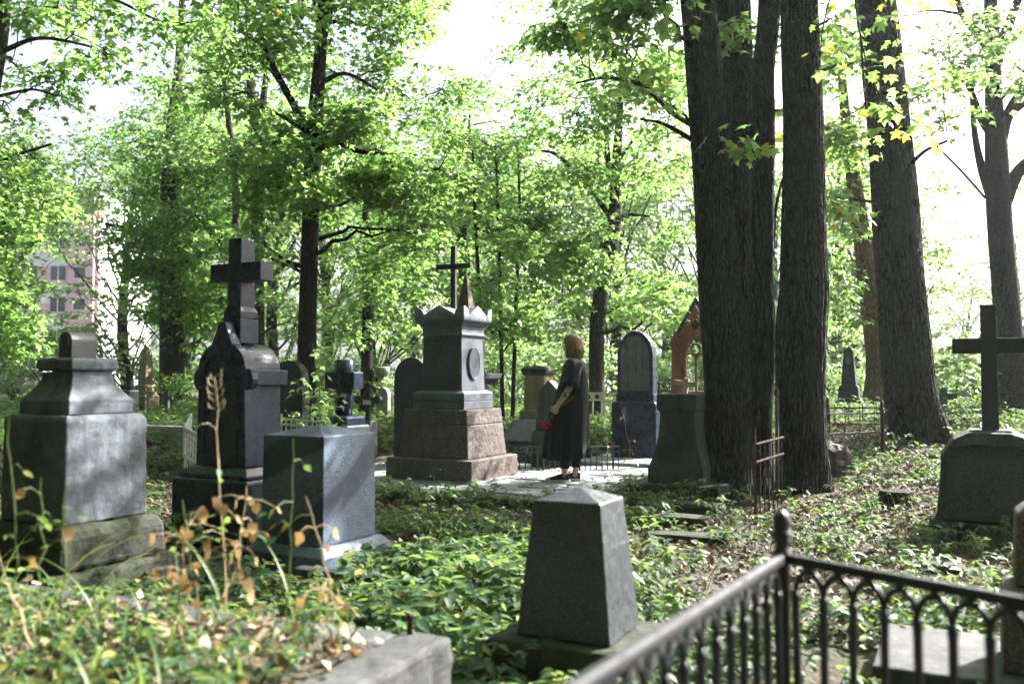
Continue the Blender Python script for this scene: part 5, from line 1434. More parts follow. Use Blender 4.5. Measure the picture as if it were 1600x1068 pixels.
def ground_cover():
    rg = np.random.default_rng(90)
    lj = Join(); sj = Join()
    for y0, y1, N_, nf, tmpl, stems, ls in ((1.3, 6.6, 3000, 4, OVAL, True, .060), (6.6, 11.5, 5200, 4, OVAL2, True, .060), (11.5, 19, 8000, 3, OVAL2, False, .075), (19, 34, 8000, 3, OVAL2, False, .12)):
        y = np.sqrt(rg.uniform(y0 ** 2, y1 ** 2, N_ * 2)); x = rg.uniform(-.66, .66, N_ * 2) * y + rg.uniform(-.3, .3, N_ * 2)
        keep = free(x, y, .02, -.02) & (rg.uniform(0, 1.5, len(x)) < density(x, y)); x = x[keep]; y = y[keep]
        hg = (rg.uniform(.02, .16, len(x)) * (1 + .6 * vnoise(x * 1.3, y * 1.3, 14))) * (1.0 if y1 < 12 else 1.5)
        lushf = 1 + .45 * np.exp(-(((x + .35) / 1.1) ** 2 + ((y - 5.4) / 1.6) ** 2))
        ls = ls * lushf
        fronds(rg, x, y, ground_z(x, y), nf, hg, hg * .75, ls * rg.uniform(.45, 1.5, len(x)), tmpl, stems, lj, sj)
    # taller weeds crowding against the stones
    ex = []; ey = []
    for fx, fy, hw, hd, an in FOOT:
        if fy > 14 or hw == 0 or abs(hw - .60) < .005: continue
        for k in range(26):
            s_ = rg.integers(4); q = rg.uniform(-1, 1); o_ = rg.uniform(.02, .16)
            lx, ly = ((q * hw, -hd - o_), (hw + o_, q * hd), (-hw - o_, q * hd), (q * hw, -hd - o_))[s_]
            ex.append(fx + lx * math.cos(an) - ly * math.sin(an)); ey.append(fy + lx * math.sin(an) + ly * math.cos(an))
    for k in range(150):                       # along the front edge of the paving
        wx, wy = uv2w(rg.uniform(-2.5, 1.7), -.93 - rg.uniform(.02, .22)); ex.append(wx); ey.append(wy)
    for k in range(60):                        # and beside the walk
        wx, wy = uv2w(1.63 + rg.uniform(.0, .2), rg.uniform(-.9, 4)); ex.append(wx); ey.append(wy)
    ex = np.array(ex); ey = np.array(ey); kp = free(ex, ey, .0, .0) & (rg.uniform(size=len(ex)) < .35 + .9 * vnoise(ex * 3, ey * 3, 17)); ex = ex[kp]; ey = ey[kp]
    hg = rg.uniform(.08, .26, len(ex)); fronds(rg, ex, ey, ground_z(ex, ey), 4, hg, hg * .5, rg.uniform(.045, .09, len(ex)), OVAL, True, lj, sj)
    me = lj.mesh('ground_cover'); o = link('ground_cover', me, M['cover']); tag(o, 'low green ground elder spreading between the graves', 'ground cover', kind='stuff')
    link('stalks', sj.mesh('stalks', True), M['stem_green'], o)['kind'] = 'stuff'
    # bed plants, lower and sparser
    lj = Join(); sj = Join(); n = 300
    lx = rg.uniform(-2.2, -.25, n); ly = rg.uniform(-1.6, -.2, n); hg = rg.uniform(.03, .13, n)
    fronds(rg, lx, ly, np.full(n, .39), 3, hg, hg * .9, rg.uniform(.035, .06, n), OVAL, True, lj, sj)
    o = link('bed_weeds', lj.mesh('bed_weeds'), M['cover'], BED); o['kind'] = 'stuff'
    link('bed_weed_stalks', sj.mesh('bed_weed_stalks', True), M['stem_green'], BED)['kind'] = 'stuff'
ground_cover()

def litter():
    rg = np.random.default_rng(95); N_ = 80000
    y = np.sqrt(rg.uniform(1.3 ** 2, 15 ** 2, N_)); x = rg.uniform(-.66, .66, N_) * y
    k = free(x, y, .0, .0); x = x[k]; y = y[k]
    z = ground_z(x, y) + rg.uniform(.004, .03, len(x))
    n = len(x)
    v, f = leaves_np(np.stack([x, y, z], -1), rg.uniform(0, 6.3, n), rg.normal(0, .35, n), rg.normal(0, .45, n), rg.uniform(.025, .065, n), CURL)
    lj = Join(); lj.add(v, f)
    # a few on the paving
    m = 260; uu = rg.uniform(-2.4, 1.5, m); vv = rg.uniform(-.9, 2.4, m); w = [uv2w(a, b_) for a, b_ in zip(uu, vv)]
    xx = np.array([a for a, b_ in w]); yy = np.array([b_ for a, b_ in w])
    v, f = leaves_np(np.stack([xx, yy, np.full(m, .116)], -1), rg.uniform(0, 6.3, m), rg.normal(0, .1, m), rg.normal(0, .15, m), rg.uniform(.03, .07, m), CURL); lj.add(v, f)
    o = link('fallen_leaves', lj.mesh('fallen_leaves'), M['litter']); tag(o, 'brown fallen leaves covering the soil', 'fallen leaves', kind='stuff')
    lj = Join(); n = 1500
    lx = rg.uniform(-2.5, -.14, n); ly = rg.uniform(-1.9, -.12, n)
    lz = .385 + .05 * vnoise(lx * 3, ly * 3, 4) + rg.uniform(0, .025, n)
    v, f = leaves_np(np.stack([lx, ly, lz], -1), rg.uniform(0, 6.3, n), rg.normal(0, .4, n), rg.normal(0, .5, n), rg.uniform(.025, .06, n), CURL); lj.add(v, f)
    link('bed_leaves', lj.mesh('bed_leaves'), M['dry_litter'], BED)['kind'] = 'stuff'
M['dry_litter'] = leafmat('pale_dry_leaf', [(0.0, (.10, .06, .035)), (.4, (.22, .14, .08)), (.75, (.36, .25, .16)), (1.0, (.5, .38, .27))], (.3, .18, .08), .2, rough=.7)  # lighter tones for the dry leaves in the bed
litter()

def blades():
    rg = np.random.default_rng(97); V = []; F = []; n0 = 0
    for k in range(150):
        bx = rg.uniform(-2.3, -.25); by = rg.uniform(-1.6, -.2); a = rg.uniform(0, 6.3); L = rg.uniform(.18, .5); w = rg.uniform(.003, .006); droop = rg.uniform(.5, 1.5)
        pts = []
        for s in range(7):
            u = s / 6; ang = math.pi / 2 - droop * u * 1.5
            if s == 0: p = np.array([bx, by, .38])
            else: p = pts[-1] + L / 6 * np.array([math.cos(a) * math.cos(ang), math.sin(a) * math.cos(ang), math.sin(ang)])
            pts.append(p)
        sd = np.array([-math.sin(a), math.cos(a), 0])
        for s, p in enumerate(pts):
            ww = w * (1 - (s / 6) ** 2) + .0006; V += [p - sd * ww, p + np.array([0, 0, -ww * .6]), p + sd * ww]
        for s in range(6):
            F += [(n0 + 3 * s, n0 + 3 * s + 1, n0 + 3 * s + 4, n0 + 3 * s + 3), (n0 + 3 * s + 1, n0 + 3 * s + 2, n0 + 3 * s + 5, n0 + 3 * s + 4)]
        n0 += 21
    o = link('long_grass', mesh_np('long_grass', np.array(V), np.array(F), True), M['blade'], BED); o['kind'] = 'stuff'
blades()

# --- tall withered stalks standing in the bed
def stalk(label, px0, py0, px1, py1, Y, kind, seed, bend=0.0, name='withered_stalk', leaf_n=12):
    rg = np.random.default_rng(seed)
    a = np.array(P(px0, py0, Y)); b_ = np.array(P(px1, py1, Y + rg.uniform(-.1, .1)))
    if Y > 5: a[2] = max(gz(a[0], a[1]), .1 if 'paving' in label else -9) - .01
    t = thing(name, label, 'plant', tuple(a))
    d = b_ - a; L = np.linalg.norm(d)
    q = np.array([a * 0 + d * u + np.array([bend * math.sin(u * math.pi), 0, 0]) + (rg.normal(0, .006, 3) if 0 < u < 1 else 0) for u in np.linspace(0, 1, 10)])
    sm = Join(); v, f = tube_fast(q, np.linspace(.0036, .0013, 10), 6); sm.add(v, f)
    mat = {'dry': 'stem_dry', 'green': 'stem_green', 'seed': 'stem_dry'}[kind]
    lj = Join(); gj = Join()
    if kind == 'seed':
        for k in range(11):
            p = q[9] * (1 - k * .035) + q[5] * (k * .035); s_ = (-1) ** k
            e = p + np.array([s_ * rg.uniform(.012, .03), rg.normal(0, .012), rg.uniform(.02, .045)])
            v, f = tube_fast(np.array([p, (p + e) / 2 + (s_ * .008, 0, -.005), e]), [.001, .0018, .002], 5); sm.add(v, f)
    for k in range(leaf_n):
        u = rg.uniform(.35, .98); p = q[int(u * 9)]; an = rg.uniform(0, 6.3); r_ = rg.uniform(.03, .10)
        e = p + np.array([math.cos(an) * r_, math.sin(an) * r_, rg.uniform(-.04, .03)])
        v, f = tube_fast(np.array([p, (p + e) / 2 + (0, 0, .012), e]), [.0016, .0014, .001], 4); sm.add(v, f)
        dry = rg.uniform() < (.85 if kind == 'dry' else .25 if kind == 'green' else .4)
        v, f = leaves_np(np.array([e]), np.array([an - math.pi / 2]), np.array([rg.uniform(.7, 1.6) if dry else rg.uniform(.1, .7)]), np.array([rg.normal(0, .6)]), np.array([rg.uniform(.025, .05)]), CURL if dry else OVAL)
        (lj if dry else gj).add(v, f)
    link('stem', sm.mesh('stem', True), M[mat], t)
    if lj.n: link('dry_leaves', lj.mesh('dry_leaves'), M['dry'], t)
    if gj.n: link('green_leaves', gj.mesh('green_leaves'), M['cover'], t)
stalk('pale feathery seed stalk before the black cross monument', 352, 960, 335, 588, 3.0, 'seed', 1, leaf_n=7)
stalk('brown dried stalk leaning before the granite block', 520, 1000, 478, 775, 2.9, 'dry', 2, .02, leaf_n=6)
stalk('upright green stalk before the left face of the granite block', 452, 985, 458, 685, 2.9, 'green', 3, leaf_n=5)
stalk('withered stalk with many curled orange leaves near the black monument base', 330, 985, 385, 760, 2.9, 'dry', 4, .03, leaf_n=26)
stalk('wilting stalk hung with orange leaves left of the granite block base', 285, 1000, 300, 800, 2.85, 'dry', 5, -.02, leaf_n=24)
stalk('leafy green stem with wide leaflets before the mossy base', 310, 985, 285, 780, 2.95, 'green', 6, leaf_n=14)
stalk('tall thin green stalk in front of the grey pedestal corner', 95, 985, 108, 735, 2.75, 'green', 7, leaf_n=4)
stalk('tall thin stalk crossing the dark left side of the pedestal', 28, 1000, 14, 650, 2.7, 'green', 8, leaf_n=4)
stalk('short stalk with pale buds between the two thin green stalks', 62, 1000, 64, 745, 2.7, 'green', 9, leaf_n=5)
stalk('bent straw-coloured stalk at the lower left edge', 50, 1010, -10, 840, 2.6, 'dry', 10, leaf_n=4)
stalk('orange wilted plant beside the kerb pin', 515, 1005, 505, 905, 3.0, 'dry', 12, leaf_n=14)
stalk('yellow-green weed sprawling over the kerb edge', 470, 1020, 505, 935, 2.85, 'green', 13, leaf_n=18)
stalk('dry branching weed in front of the dark arched headstone', 988, 705, 975, 640, 11.2, 'seed', 14, leaf_n=10)
stalk('thin dry weed left of the dark arched headstone base', 955, 705, 945, 655, 11.3, 'seed', 15, leaf_n=8)
stalk('small weed growing from the paving joint beside the tomb corner', 682, 770, 676, 730, 9.3, 'green', 16, leaf_n=8)

def young_elder():
    rg = np.random.default_rng(120); Y = 8.3
    base = np.array(P(500, 720, Y)); t = thing('elder_sapling', 'young light green sapling beside the log cross above the granite block', 'plant', tuple(base))
    sj = Join(); lj = Join()
    for x1, y1, n in ((487, 535, 34), (460, 590, 22), (530, 600, 22), (445, 640, 16), (520, 650, 18), (500, 610, 20)):
        e = np.array(P(x1, y1, Y + rg.uniform(-.25, .25))) - base
        q = bez((0, 0, 0), e, .12, 10, rg); v, f = tube_fast(q, np.linspace(.007, .002, 10), 5); sj.add(v, f)
        for k in range(n):
            p = q[int(rg.uniform(.35, 1) * 9)]; an = rg.uniform(0, 6.3); r_ = rg.uniform(.03, .11); e2 = p + np.array([math.cos(an) * r_, math.sin(an) * r_, rg.uniform(-.03, .04)])
            v, f = tube_fast(np.array([p, e2]), [.0016, .001], 4); sj.add(v, f)
            v, f = leaves_np(np.array([e2]), np.array([an - math.pi / 2]), np.array([rg.uniform(.2, .9)]), np.array([rg.normal(0, .4)]), np.array([rg.uniform(.05, .10)]), LOBED); lj.add(v, f)
    link('stems', sj.mesh('stems', True), M['stem_green'], t); link('leaves', lj.mesh('leaves'), M['leaf_far'], t)
young_elder()
# ------------------------------------------------------------------ the woman with the carnations
def person():
    fp = P(884, 752, 10.45)
    t = thing('person', 'person in long loose black dress with light brown bob, standing on the path', 'person', (fp.x, fp.y, .105), R(-7))
    rg = np.random.default_rng(200)
    # --- body: one closed skin, grown together from tapered limbs
    b = MB()
    def ell(c, r, seg=18, rot=None):
        rings = []
        for i in range(1, 12):
            a = math.pi * i / 12; z = -math.cos(a); q = math.sin(a)
            rings.append([(c[0] + r[0] * q * math.cos(w), c[1] + r[1] * q * math.sin(w), c[2] + r[2] * z) for w in np.linspace(0, 2 * math.pi, seg, endpoint=False)])
        b.loft(rings)
    def limb(pts, rad, seg=14):
        pts = [np.array(p, float) for p in pts]
        b.tube(pts, rad, seg)
        for p, r in ((pts[0], rad[0]), (pts[-1], rad[-1])): ell(p, (r, r, r), 12)
    # torso, neck, head
    limb([(.06, 0, .86), (.07, 0, 1.00), (.085, 0, 1.15), (.09, 0, 1.28)], [.125, .115, .12, .11])
    ell((.06, .0, .90), (.12, .165, .14)); ell((.085, 0, 1.24), (.105, .165, .14)); ell((.10, 0, 1.33), (.07, .16, .05))
    limb([(.10, 0, 1.34), (.085, 0, 1.46)], [.055, .05])
    H = Vector((.075, 0, 1.555))
    ell((H.x + .008, 0, H.z + .02), (.092, .074, .098)); ell((H.x - .025, 0, H.z - .045), (.062, .056, .068)); ell((H.x - .055, 0, H.z - .085), (.026, .028, .022))
    ell((H.x - .088, 0, H.z - .018), (.020, .012, .014)); limb([(H.x - .078, 0, H.z + .018), (H.x - .094, 0, H.z - .014)], [.008, .011], 8)
    ell((H.x - .078, 0, H.z - .052), (.013, .022, .006)); ell((H.x - .074, 0, H.z - .065), (.013, .020, .007)); ell((H.x - .074, 0, H.z + .032), (.014, .05, .010))
    for s in (-1, 1): ell((H.x + .012, s * .074, H.z - .01), (.018, .010, .030))
    # arms
    sh = (.105, -.165, 1.335); el = (.065, -.225, 1.085); wr = (-.075, -.215, .885)
    limb([sh, (.09, -.205, 1.22), el], [.052, .046, .038]); limb([el, (.01, -.225, 1.0), wr], [.040, .037, .025])
    shr = (.105, .165, 1.335); elr = (.10, .225, 1.075); wrr = (.02, .215, .86)
    limb([shr, (.105, .205, 1.2), elr], [.052, .046, .038]); limb([elr, (.065, .225, .97), wrr], [.040, .036, .025])
    def hand(w, d, side, curl, n):
        """w wrist, d pointing down the palm, n palm normal; five separate bent fingers"""
        w = np.array(w); d = np.array(d, float); d /= np.linalg.norm(d); n = np.array(n, float); n -= d * n.dot(d); n /= np.linalg.norm(n); u = np.cross(d, n)
        limb([w, w + d * .035], [.026, .026], 10)
        for k in np.linspace(-1, 1, 4): limb([w + d * .03 + u * k * .012, w + d * .085 + u * k * .030], [.015, .0125], 8)
        for k, L in zip(np.linspace(-1, 1, 4), (.062, .074, .078, .066)):
            p = w + d * .085 + u * k * .031; a = 0.25; pts = [p]
            for seg_, f_ in ((.45, .8), (.32, 1.0), (.25, .8)):
                a += curl * f_; p = p + (d * math.cos(a) + n * math.sin(a)) * L * seg_; pts.append(p)
            limb(pts, [.0098, .0092, .0085, .0075], 8)
        p = w + d * .03 + u * .026 * side; q = p + (u * side * .55 + d * .55 + n * .5) * .038; q2 = q + (d * .7 + n * .75 - u * side * .25) * .030; q3 = q2 + (d * .5 + n * .7 - u * side * .6) * .024
        limb([p, q, q2, q3], [.013, .0115, .010, .008], 8)
    hand(wr, (-.42, -.05, -.90), -1, .95, (-.25, .95, .1))
    hand(wrr, (-.15, .02, -1), 1, .45, (-.2, -.95, 0))
    # legs and feet
    for s, fx in ((-1, -.03), (1, .09)):
        limb([(.05, s * .085, .88), ((.05 + fx) / 2 + .01, s * .085, .50), (fx + .03, s * .08, .30), (fx + .02, s * .08, .08)], [.085, .060, .050, .034])
        limb([(fx + .03, s * .08, .05), (fx - .06, s * .085, .045), (fx - .13, s * .09, .035)], [.032, .034, .026], 10)
    skin, nt, bs = newmat('skin')
    tc = N(nt, 'ShaderNodeTexCoord').outputs['Object']; sx = N(nt, 'ShaderNodeSeparateXYZ'); nt.links.new(tc, sx.inputs[0])
    sk = mixc(nt, noise(nt, tc, 30, 4), (.50, .31, .22), (.60, .40, .30))
    zone = mth(nt, 'MULTIPLY', mth(nt, 'MULTIPLY', mth(nt, 'LESS_THAN', sx.outputs[1], -.16), mth(nt, 'GREATER_THAN', sx.outputs[2], .93)), mth(nt, 'LESS_THAN', sx.outputs[2], 1.10))
    ink = mth(nt, 'MULTIPLY', zone, ramp(nt, noise(nt, tc, 26, 3, .6, 1.2), [(.50, 0.0), (.54, .92)]))
    nt.links.new(mixc(nt, ink, sk, (.03, .035, .04)), bs.inputs['Base Color']); bs.inputs['Roughness'].default_value = .5
    bs.inputs['Subsurface Weight'].default_value = .1; bs.inputs['Subsurface Radius'].default_value = (.01, .004, .002)
    body = b.build('body', skin, t, 0, True)
    rm = body.modifiers.new('grow', 'REMESH'); rm.mode = 'VOXEL'; rm.voxel_size = .0055; rm.use_smooth_shade = True
    sm = body.modifiers.new('soft', 'SMOOTH'); sm.iterations = 3; sm.factor = .5
    for s in (-1, 1):
        e = MB(); 
        e.loft([[(H.x - .074 + .011 * q * math.cos(w) * .8, s * .033 + .013 * q * math.sin(w), H.z + .012 + .009 * z) for w in np.linspace(0, 2 * math.pi, 10, endpoint=False)] for z, q in ((-.95, .3), (-.5, .87), (0, 1), (.5, .87), (.95, .3))])
        e.build('eye', paint('eye_dark', (.03, .025, .02), .2), t, 0, True)
    # --- hair: many overlapping locks, chin length with a fringe
    hj = Join()
    capc = np.array([H.x + .012, 0, H.z + .028]); cr_ = np.array([.105, .088, .112])
    for k in range(300):
        az = rg.uniform(-math.pi, math.pi)      # 0 = back
        front = abs(az) > 2.05
        pts = []; end = rg.uniform(1.415, 1.465) if not front else capc[2] + rg.uniform(.0, .03)
        lift = rg.uniform(.98, 1.07); tw = rg.normal(0, .12)
        for th_ in np.linspace(.12, 1.75, 8):
            a2 = az + tw * th_
            p = capc + cr_ * lift * np.array([math.sin(th_) * math.cos(a2), math.sin(th_) * math.sin(a2), math.cos(th_)])
            if front and p[2] < end: break
            pts.append(p)
        if not front:
            last = pts[-1]; nd = 5
            for j in range(1, nd + 1):
                q = j / nd; z = last[2] * (1 - q) + end * q
                out = 1 + .14 * math.sin(q * 2.6) - .10 * q * q + .04 * math.sin(q * 7 + k) + rg.normal(0, .02)
                pts.append(np.array([capc[0] + (last[0] - capc[0]) * out, (last[1]) * out, z]))
        if len(pts) < 3: continue
        pts = np.array(pts); r = np.interp(np.linspace(0, 1, len(pts)), [0, .5, 1], [.008, .0125, .004])
        v, f = tube_fast(pts, r, 6); hj.add(v, f)
    # closed under-layer so no gaps show
    u = MB(); b2 = b; 
    rings = []
    for i in range(1, 11):
        a = math.pi * i / 12; rings.append([(capc[0] + .012 + cr_[0] * .94 * math.sin(a) * math.cos(w) * (.80 if math.cos(w) < -.3 else 1), cr_[1] * .95 * math.sin(a) * math.sin(w), capc[2] + cr_[2] * .96 * math.cos(a)) for w in np.linspace(0, 2 * math.pi, 20, endpoint=False)])
    v = np.array([p for r_ in rings for p in r_]); n_ = 20
    i = np.arange(len(rings) * n_).reshape(-1, n_); j = np.roll(i, -1, 1)
    # leave the face open
    q4 = np.stack([i[:-1], j[:-1], j[1:], i[1:]], -1).reshape(-1, 4)
    cen = v[q4].mean(1); q4 = q4[~((cen[:, 0] < capc[0] - .045) & (cen[:, 2] < capc[2] + .035))]
    hj.add(v, q4)
    hm, nt, bs = newmat('hair'); g = N(nt, 'ShaderNodeNewGeometry')
    nt.links.new(ramp(nt, g.outputs['Random Per Island'], [(0, (.09, .042, .019)), (.5, (.18, .09, .042)), (1, (.32, .18, .085))]), bs.inputs['Base Color']); bs.inputs['Roughness'].default_value = .42
    link('hair', hj.mesh('hair', True), hm, t)
    # --- dress
    def cloth(name, col):
        m, nt, bs = newmat(name); tc = N(nt, 'ShaderNodeTexCoord').outputs['Object']
        nt.links.new(mixc(nt, noise(nt, tc, 7, 4), tuple(c * .7 for c in col), tuple(c * 1.4 for c in col)), bs.inputs['Base Color'])
        bs.inputs['Roughness'].default_value = .78; bs.inputs['Sheen Weight'].default_value = .04; bs.inputs['Specular IOR Level'].default_value = .2
        bump(nt, bs, noise(nt, tc, 220, 3), .3, .003); return m
    black = cloth('black_cotton', (.0035, .004, .007))
    lev = [(1.415, .095, .065, .070), (1.40, .10, .085, .10), (1.375, .102, .110, .15), (1.34, .103, .132, .20), (1.28, .105, .145, .205), (1.18, .10, .160, .20), (1.05, .080, .185, .205), (.90, .055, .212, .215), (.75, .030, .235, .225), (.60, .010, .252, .235), (.46, -.002, .265, .24), (.36, -.008, .272, .245), (.27, -.012, .278, .25)]
    na = 72; rings = []
    for z, cx, ra, rb in lev:
        low = max(0, (1.2 - z) / .95); r_ = []
        for a in np.linspace(0, 2 * math.pi, na, endpoint=False):
            fold = 1 + low * (.062 * math.sin(9 * a + 1.2 + z * 1.1) + .040 * math.sin(14 * a + 2.1 * z) + .02 * math.sin(5 * a - z))
            hem = .012 * math.sin(3 * a) + (.012 if math.cos(a) < 0 else 0)
            r_.append((cx + ra * math.cos(a) * fold, rb * math.sin(a) * fold, z - (hem if z < .3 else 0)))
        rings.append(r_)
    V = [p for r_ in rings for p in r_]; Fq = []
    for k in range(len(rings) - 1):
        for i_ in range(na):
            a = 2 * math.pi * (i_ + .5) / na
            if lev[k + 1][0] < .47 and (abs(a - 1.5 * math.pi) < .07 or abs(a - .5 * math.pi) < .07): continue   # side slits
            j_ = (i_ + 1) % na; Fq.append((k * na + i_, (k + 1) * na + i_, (k + 1) * na + j_, k * na + j_))
    d = MB(); d.add(V, Fq)
    dr = d.build('dress', black, t, 0, True)
    so = dr.modifiers.new('cloth', 'SOLIDIFY'); so.thickness = .005
    for s, a0, a1 in ((-1, sh, el), (1, shr, elr)):
        a0 = np.array(a0); a1 = np.array(a1); sl = MB(); pts = [a0 + np.array([0, -s * .05, .015]), a0 + np.array([0, s * .005, .01]), a0 * .6 + a1 * .4, a0 * .25 + a1 * .75, a1 + (a1 - a0) * .02]
        vv, ff = tube_fast(pts, [.075, .085, .090, .094, .100], 22, lambda ang, p_, rr: rr * .07 * np.sin(ang[None] * 4 + np.arange(len(p_))[:, None] * .6))
        o = link('sleeve', mesh_np('sleeve', vv, ff, True), black, t); so = o.modifiers.new('cloth', 'SOLIDIFY'); so.thickness = .004
    # --- leggings, shoes
    leg_m = cloth('black_leggings', (.007, .007, .008))
    for s, fx in ((-1, -.03), (1, .09)):
        vv, ff = tube_fast([(.05, s * .085, .88), ((.05 + fx) / 2 + .01, s * .085, .50), (fx + .03, s * .08, .30), (fx + .022, s * .08, .155)], [.10, .078, .068, .052], 18)
        link('legging', mesh_np('legging', vv, ff, True), leg_m, t).modifiers.new('cloth', 'SOLIDIFY').thickness = .003
    canvas = paint('black_canvas', (.012, .012, .014), .8); rub = paint('white_rubber', (.62, .60, .56), .6)
    for s, fx in ((-1, -.03), (1, .09)):
        y0 = s * .085
        sh_ = [(.075, .030, .0), (.06, .037, 0), (.0, .036, 0), (-.06, .041, 0), (-.12, .044, 0), (-.165, .038, 0), (-.19, .022, 0)]
        top = [.085, .095, .098, .082, .060, .048, .040]
        def ring(x, hw, z0, z1): return [(fx + x, y0 + hw * math.cos(a), z0 + (z1 - z0) * (math.sin(a) if math.sin(a) > 0 else 0)) for a in np.linspace(0, math.pi, 11)]
        u_ = MB(); u_.loft([ring(x, hw, .024, h) for (x, hw, _), h in zip(sh_, top)]); up = u_.build('shoe', canvas, t, 0, True)
        so_ = MB(); so_.loft([[(fx + x, y0 - hw * 1.08, 0), (fx + x, y0 + hw * 1.08, 0), (fx + x, y0 + hw * 1.1, .026), (fx + x, y0 - hw * 1.1, .026)] for x, hw, _ in [(.085, .026, 0)] + sh_[1:-1] + [(-.205, .020, 0)]]); so_.build('sole', rub, up, .006)
        tc_ = MB(); tc_.loft([ring(x, hw * 1.03, .025, h) for x, hw, h in ((-.145, .043, .058), (-.168, .039, .052), (-.190, .027, .044), (-.199, .012, .036))]); tc_.build('toe_cap', rub, up, 0, True)
        for k in range(5):
            x = -.035 - k * .018; z = np.interp(x, [-.12, -.06, 0], [.060, .082, .098])
            l_ = MB(); l_.tube([(fx + x, y0 - .020, z - .004), (fx + x - .003, y0, z + .003), (fx + x, y0 + .020, z - .004)], [.0028] * 3, 5); l_.build('lace', rub, up)
    return t, wr
PERSON, WR = person()

def bouquet():
    rg = np.random.default_rng(210)
    M4 = Matrix.Rotation(R(-7), 4, 'Z'); o = PERSON.location
    hc = np.array([-.105, -.205, .815])
    t = thing('carnation_bunch', 'small bunch of red carnations held low in the hand', 'flowers', tuple(o), R(-7))
    red = leafmat('red_petal', [(0, (.45, .008, .04)), (.5, (.66, .02, .09)), (1, (.75, .06, .16))], (.6, .03, .08), .3)
    for k, (dx, dy, dz) in enumerate(((-.015, -.02, -.01), (-.045, .01, .015), (.025, .0, .02), (.0, .03, -.02))):
        e = np.array([-.215 + dx, -.205 + dy, .665 + dz]); s0 = np.array([.10 + rg.uniform(-.02, .03), -.235, .985 + rg.uniform(-.02, .02)])
        m = MB(); m.tube([s0, (s0 + hc) / 2 + (0, -.005, .005), hc, (hc + e) / 2, e], [.0025, .0026, .0028, .0026, .0035], 6); m.build('stem', M['stem_green'], t, 0, True)
        m = MB(); 
        dirn = (e - hc) / np.linalg.norm(e - hc); n = 46
        lj = Join(); th_ = np.arccos(rg.uniform(-.3, 1, n)); ph = rg.uniform(0, 6.28, n)
        dv = np.stack([np.sin(th_) * np.cos(ph), np.sin(th_) * np.sin(ph), np.cos(th_)], -1)
        qn = Vector((0, 0, 1)).rotation_difference(Vector(dirn)); dv = np.array([list(qn @ Vector(a)) for a in dv])
        pos = e + dv * .006
        for a, p_ in zip(dv, pos):
            side = np.cross(a, rg.normal(size=3)); side /= np.linalg.norm(side); L = rg.uniform(.026, .040); w = rg.uniform(.012, .018)
            vv = np.array([p_, p_ + a * L * .6 + side * w, p_ + a * L + side * w * .5 + rg.normal(0, .003, 3), p_ + a * L * .92, p_ + a * L - side * w * .5 + rg.normal(0, .003, 3), p_ + a * L * .6 - side * w])
            lj.add(vv, np.array([(0, 1, 2), (0, 2, 3), (0, 3, 4), (0, 4, 5)]))
        link('blossom', lj.mesh('blossom'), red, t)
        m = MB(); m.tube([e - dirn * .022, e - dirn * .008, e + dirn * .004], [.003, .0075, .008], 8); m.build('calyx', M['stem_green'], t, 0, True)
bouquet()
# ------------------------------------------------------------------ street side: building, car
def building():
    Y = 82; x0 = (-160 - 800) / FPX * Y; x1 = (152 - 800) / FPX * Y
    t = thing('apartment_block', 'pink and pale plastered apartment block behind the trees at left', 'building', ((x0 + x1) / 2, Y + 6, .3), 0)
    hw = (x1 - x0) / 2; nf = 6; fh = 2.9; H = nf * fh + 1
    pink = paint('pink_plaster', (.74, .48, .52), .85, bumpy=.2); pale = paint('pale_plaster', (.78, .79, .78), .85, bumpy=.2)
    frame = paint('window_frame_white', (.7, .7, .7), .5)
    gl, nt, bs = newmat('window_glass'); bs.inputs['Base Color'].default_value = (.05, .06, .07, 1); bs.inputs['Roughness'].default_value = .08
    b = MB(); b.box(-hw, hw, -6, 6, -.5, H); b.build('wall', pale, t)
    for k in range(nf):
        b = MB(); b.box(-hw + .02, hw - .02, -6.04, -5.9, .9 + k * fh, .9 + k * fh + 1.1 + (.55 if k % 2 else 0)); b.build('spandrel', pink, t)
    b = MB(); b.box(-hw - .3, hw + .3, -6.3, 6.3, H + .002, H + .35); b.build('roof', M['grey_stone'], t)
    b = MB(); b.box(hw - 2.6, hw - .3, -6.5, -6.05, .2, H - .3); b.build('stair_panel', pink, t)
    nwin = 6
    for k in range(nf):
        for i in range(nwin):
            cx = hw - 3.7 - i * 2.6; z0 = 1.15 + k * fh
            b = MB(); b.box(cx - .75, cx + .75, -6.08, -5.98, z0, z0 + 1.5); w = b.build('window', frame, t)
            for s in (-1, 1):
                b = MB(); b.box(cx + s * .37 - .31, cx + s * .37 + .31, -6.095, -6.0, z0 + .1, z0 + 1.4); b.build('pane', gl, w)
        b = MB(); b.box(hw - 2.1, hw - .9, -6.53, -6.48, 1.3 + k * fh, 2.5 + k * fh); w = b.build('window', frame, t)
        b = MB(); b.box(hw - 2.0, hw - 1.0, -6.55, -6.5, 1.4 + k * fh, 2.4 + k * fh); b.build('pane', gl, w)
building()

